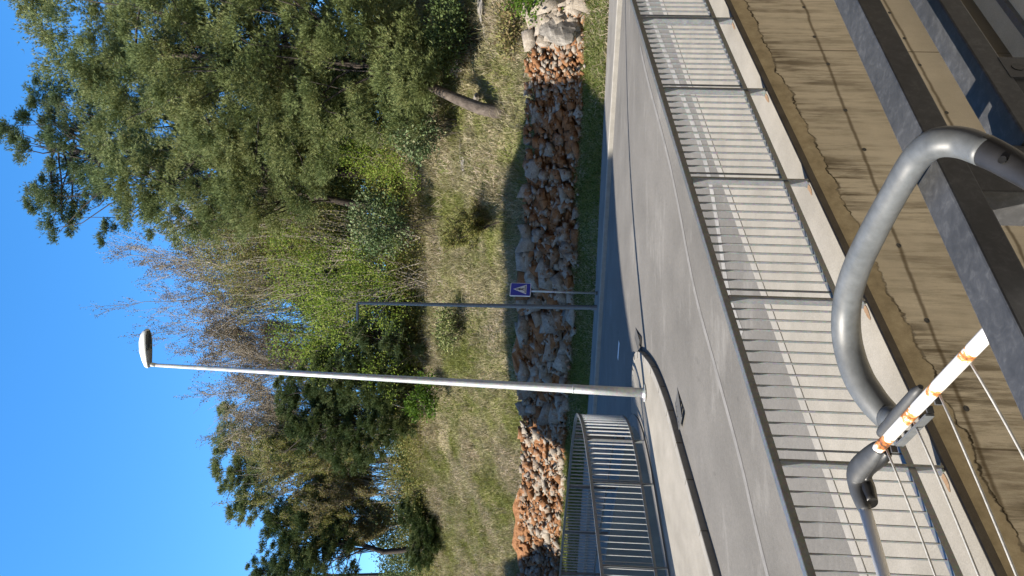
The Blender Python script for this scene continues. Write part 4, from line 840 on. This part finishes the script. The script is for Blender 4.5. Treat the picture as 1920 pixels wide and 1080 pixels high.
def grass():
    rng = np.random.default_rng(11)
    def blades(n, x0, x1, o0, o1, L, wd, mat, name, lab, lean=.5, thr=None, dz=0):
        x = rng.uniform(x0, x1, n); o = rng.uniform(o0, o1, n)
        if thr is not None: k = vnoise(x, o, .8, 31)+vnoise(x, o, 2.2, 32)*.6+rng.normal(0, .16, n) > thr; x, o = x[k], o[k]
        y = ye(x)+o/.9; z = hz(x, y)+dz; n = len(x); C = np.stack([x, y, z], -1); l = L*(1+.5*vnoise(x, o, .6, 33)[:, None]*2)*rng.uniform(.5, 1.3, (n, 1))
        d = unit(np.stack([rng.normal(.1, lean, n), rng.normal(-.25, lean, n), np.ones(n)], -1)); s = unit(np.cross(d, rng.normal(0, 1, (n, 3)))); mid = C+d*l*.55; tip = C+unit(d+np.stack([rng.normal(0, .6, n), rng.normal(-.1, .6, n), np.full(n, -.25)], -1))*l
        V = np.stack([C-s*wd*.5, C+s*wd*.5, mid+s*wd*.35, tip, mid-s*wd*.35], 1).reshape(-1, 3); i = np.arange(n)[:, None]*5
        return tag(npmesh(name, V, [i+np.array([[0, 1, 2, 4]]), i+np.array([[4, 2, 3]])], M[mat]), lab, "grass", kind='stuff')
    blades(150000, -17, 14, 2.35, 14.5, .34, .020, 'drygrass', "dry_grass", "long dry straw and green grass on the slope above the rock cutting")
    blades(60000, -17, 14, 2.35, 14, .22, .022, 'grass', "green_grass", "green grass growing in patches between the dry straw", .5, .03)
    blades(16000, -16, 12, -.02, 1.8, .19, .016, 'drygrass', "dry_verge_grass", "dry blades scattered through the green verge", .8)
    blades(60000, -16, 12, .04, 1.75, .15, .016, 'grass', "verge_grass", "short green grass on the verge along the far pavement", .6)
    blades(7000, -16, 12, 2.1, 2.5, .30, .02, 'drygrass', "rim_grass", "grass hanging over the rim of the rock cutting", .8, dz=.1)
    nt_ = 700; tx = np.repeat(rng.uniform(-16, 13, nt_), 34); to = np.repeat(rng.uniform(2.5, 13, nt_), 34); hh = np.repeat(rng.uniform(.5, 1.25, nt_), 34); tx = tx+rng.normal(0, .10, len(tx)); to = to+rng.normal(0, .09, len(to)); y = ye(tx)+to/.9
    C = np.stack([tx, y, hz(tx, y)], -1); n = len(C); d = unit(np.stack([rng.normal(0, .5, n), rng.normal(-.2, .5, n), np.ones(n)], -1)); sd = unit(np.cross(d, rng.normal(0, 1, (n, 3)))); l = (hh*rng.uniform(.35, .65, n))[:, None]; mid = C+d*l*.6; tp = mid+unit(d+rng.normal(0, .5, (n, 3))+np.array([0, -.1, -.3]))*l*.5; wd = .017
    V = np.stack([C-sd*wd*.5, C+sd*wd*.5, mid+sd*wd*.4, tp, mid-sd*wd*.4], 1).reshape(-1, 3); ii = np.arange(n)[:, None]*5
    tag(npmesh("grass_tufts", V, [ii+np.array([[0, 1, 2, 4]]), ii+np.array([[4, 2, 3]])], M['straw']), "taller tufts of dry straw standing out of the slope", "grass", kind='stuff')
    r2 = np.random.default_rng(13); n = 5000; C = np.stack([r2.uniform(-12, -4, n), r2.uniform(9.5, 18, n), np.full(n, -3.3)], -1); V, F = leaves(C, np.tile([0, 0, 1.], (n, 1)), .35, .08, r2, .5)
    tag(npmesh("garden_weeds", V, [F], M['grass']), "green weeds in the shaded plot below the curved railing", "weeds", kind='stuff')
grass()
# ------------------------------------------------------------------ buildings beside the street, outside the picture: their shade falls on it
def block(name, poly, H, base, lab):
    c = Vector((sum(p[0] for p in poly)/len(poly), sum(p[1] for p in poly)/len(poly), base)); par = empty(name, c, lab, "building")
    n = len(poly); V = [(x, y, base) for x, y in poly]+[(x, y, H-.3) for x, y in poly]; m = MB(); m.add(V, [(i, (i+1) % n, (i+1) % n+n, i+n) for i in range(n)])
    w_ = m.build("wall", M['render']); m = MB(); V = [(x, y, H-.3) for x, y in poly]+[(x, y, H) for x, y in poly]; m.add(V, [tuple(range(n-1, -1, -1)), tuple(range(n, 2*n))]+[(i, (i+1) % n, (i+1) % n+n, i+n) for i in range(n)]); rf = m.build("roof", M['wallplain']); adopt(par, w_, rf)
    for i in range(n):
        a_, b_ = Vector((*poly[i], 0)), Vector((*poly[(i+1) % n], 0)); d = (b_-a_).normalized(); nn = Vector((d.y, -d.x, 0)); l = (b_-a_).length
        if (a_+b_-2*Vector((c.x, c.y, 0))).dot(nn) < 0: nn = -nn
        for k in range(int(l/3)):
            for z in np.arange(base+1.5, H-2, 3.1):
                p = a_+d*((k+.5)*l/int(l/3)); m = MB(); m.box(Vector((p.x, p.y, z+.7)), d, nn, (0, 0, 1), .6, .02, .7); adopt(par, m.build("window", M['pane']))
block("apartment_building", [(-29.9, 0), (-14.9, 14.1), (-17.1, 17.3), (-24.1, 19.8), (-36, 8)], 20.5, -4.6, "tall pale apartment building beside the street whose shade falls across the junction")
block("house", [(-14.8, 22.4), (-20.3, 24.7), (-26, 27.1), (-26, 23.2), (-24.6, 20.4), (-16.9, 17.8)], 9, -4.6, "lower pale building wing beside the cross street")
block("house", [(-26.4, 23.4), (-26.6, 28), (-34, 31), (-34, 23)], 15, -4.6, "taller pale block behind the lower building, unseen, shading the left of the slope")

# the building the photograph is taken from: its facade behind the balcony
hb = empty("apartment_building", B(0, -2.5, -4.6), "building behind the viewer that the dark steel balcony belongs to", "building")
m = MB(); m.box(B(4, -4.3, 8.5), BD, BN, (0, 0, 1), 26, 3, 13.1); h1 = m.build("wall", M['facade'])
h3s = []
for al in (-4.5, 0, 4.5):
    m = MB(); m.box(B(al, -1.3, -.5), BD, BN, (0, 0, 1), .9, .03, 1.05); h3s.append(m.build("window", M['pane']))
adopt(hb, h1, *h3s)

# bring every surface to its real-world reflectance (the colours above were picked by eye from a lighter exposure)
def reflectance(k, keep):
    for mt in bpy.data.materials:
        if mt.name in keep or not mt.use_nodes: continue
        t = mt.node_tree
        for nd in list(t.nodes):
            if nd.type in ('BSDF_PRINCIPLED', 'BSDF_TRANSLUCENT'):
                inp = nd.inputs[0]; mx = t.nodes.new("ShaderNodeMix"); mx.data_type = 'RGBA'; mx.blend_type = 'MULTIPLY'; mx.inputs[0].default_value = 1; mx.inputs[7].default_value = (k, k, k, 1)
                if inp.is_linked: src = inp.links[0].from_socket; t.links.new(src, mx.inputs[6])
                else: mx.inputs[6].default_value = inp.default_value
                t.links.new(mx.outputs[2], inp)
reflectance(.63, {'stained_board_concrete', 'warm_yard_concrete', 'white_lamp_shell', 'white_enamel_with_rust', 'white_sign_film', 'blue_sign_film', 'shaded_plastic', 'pale_galvanised_steel'})
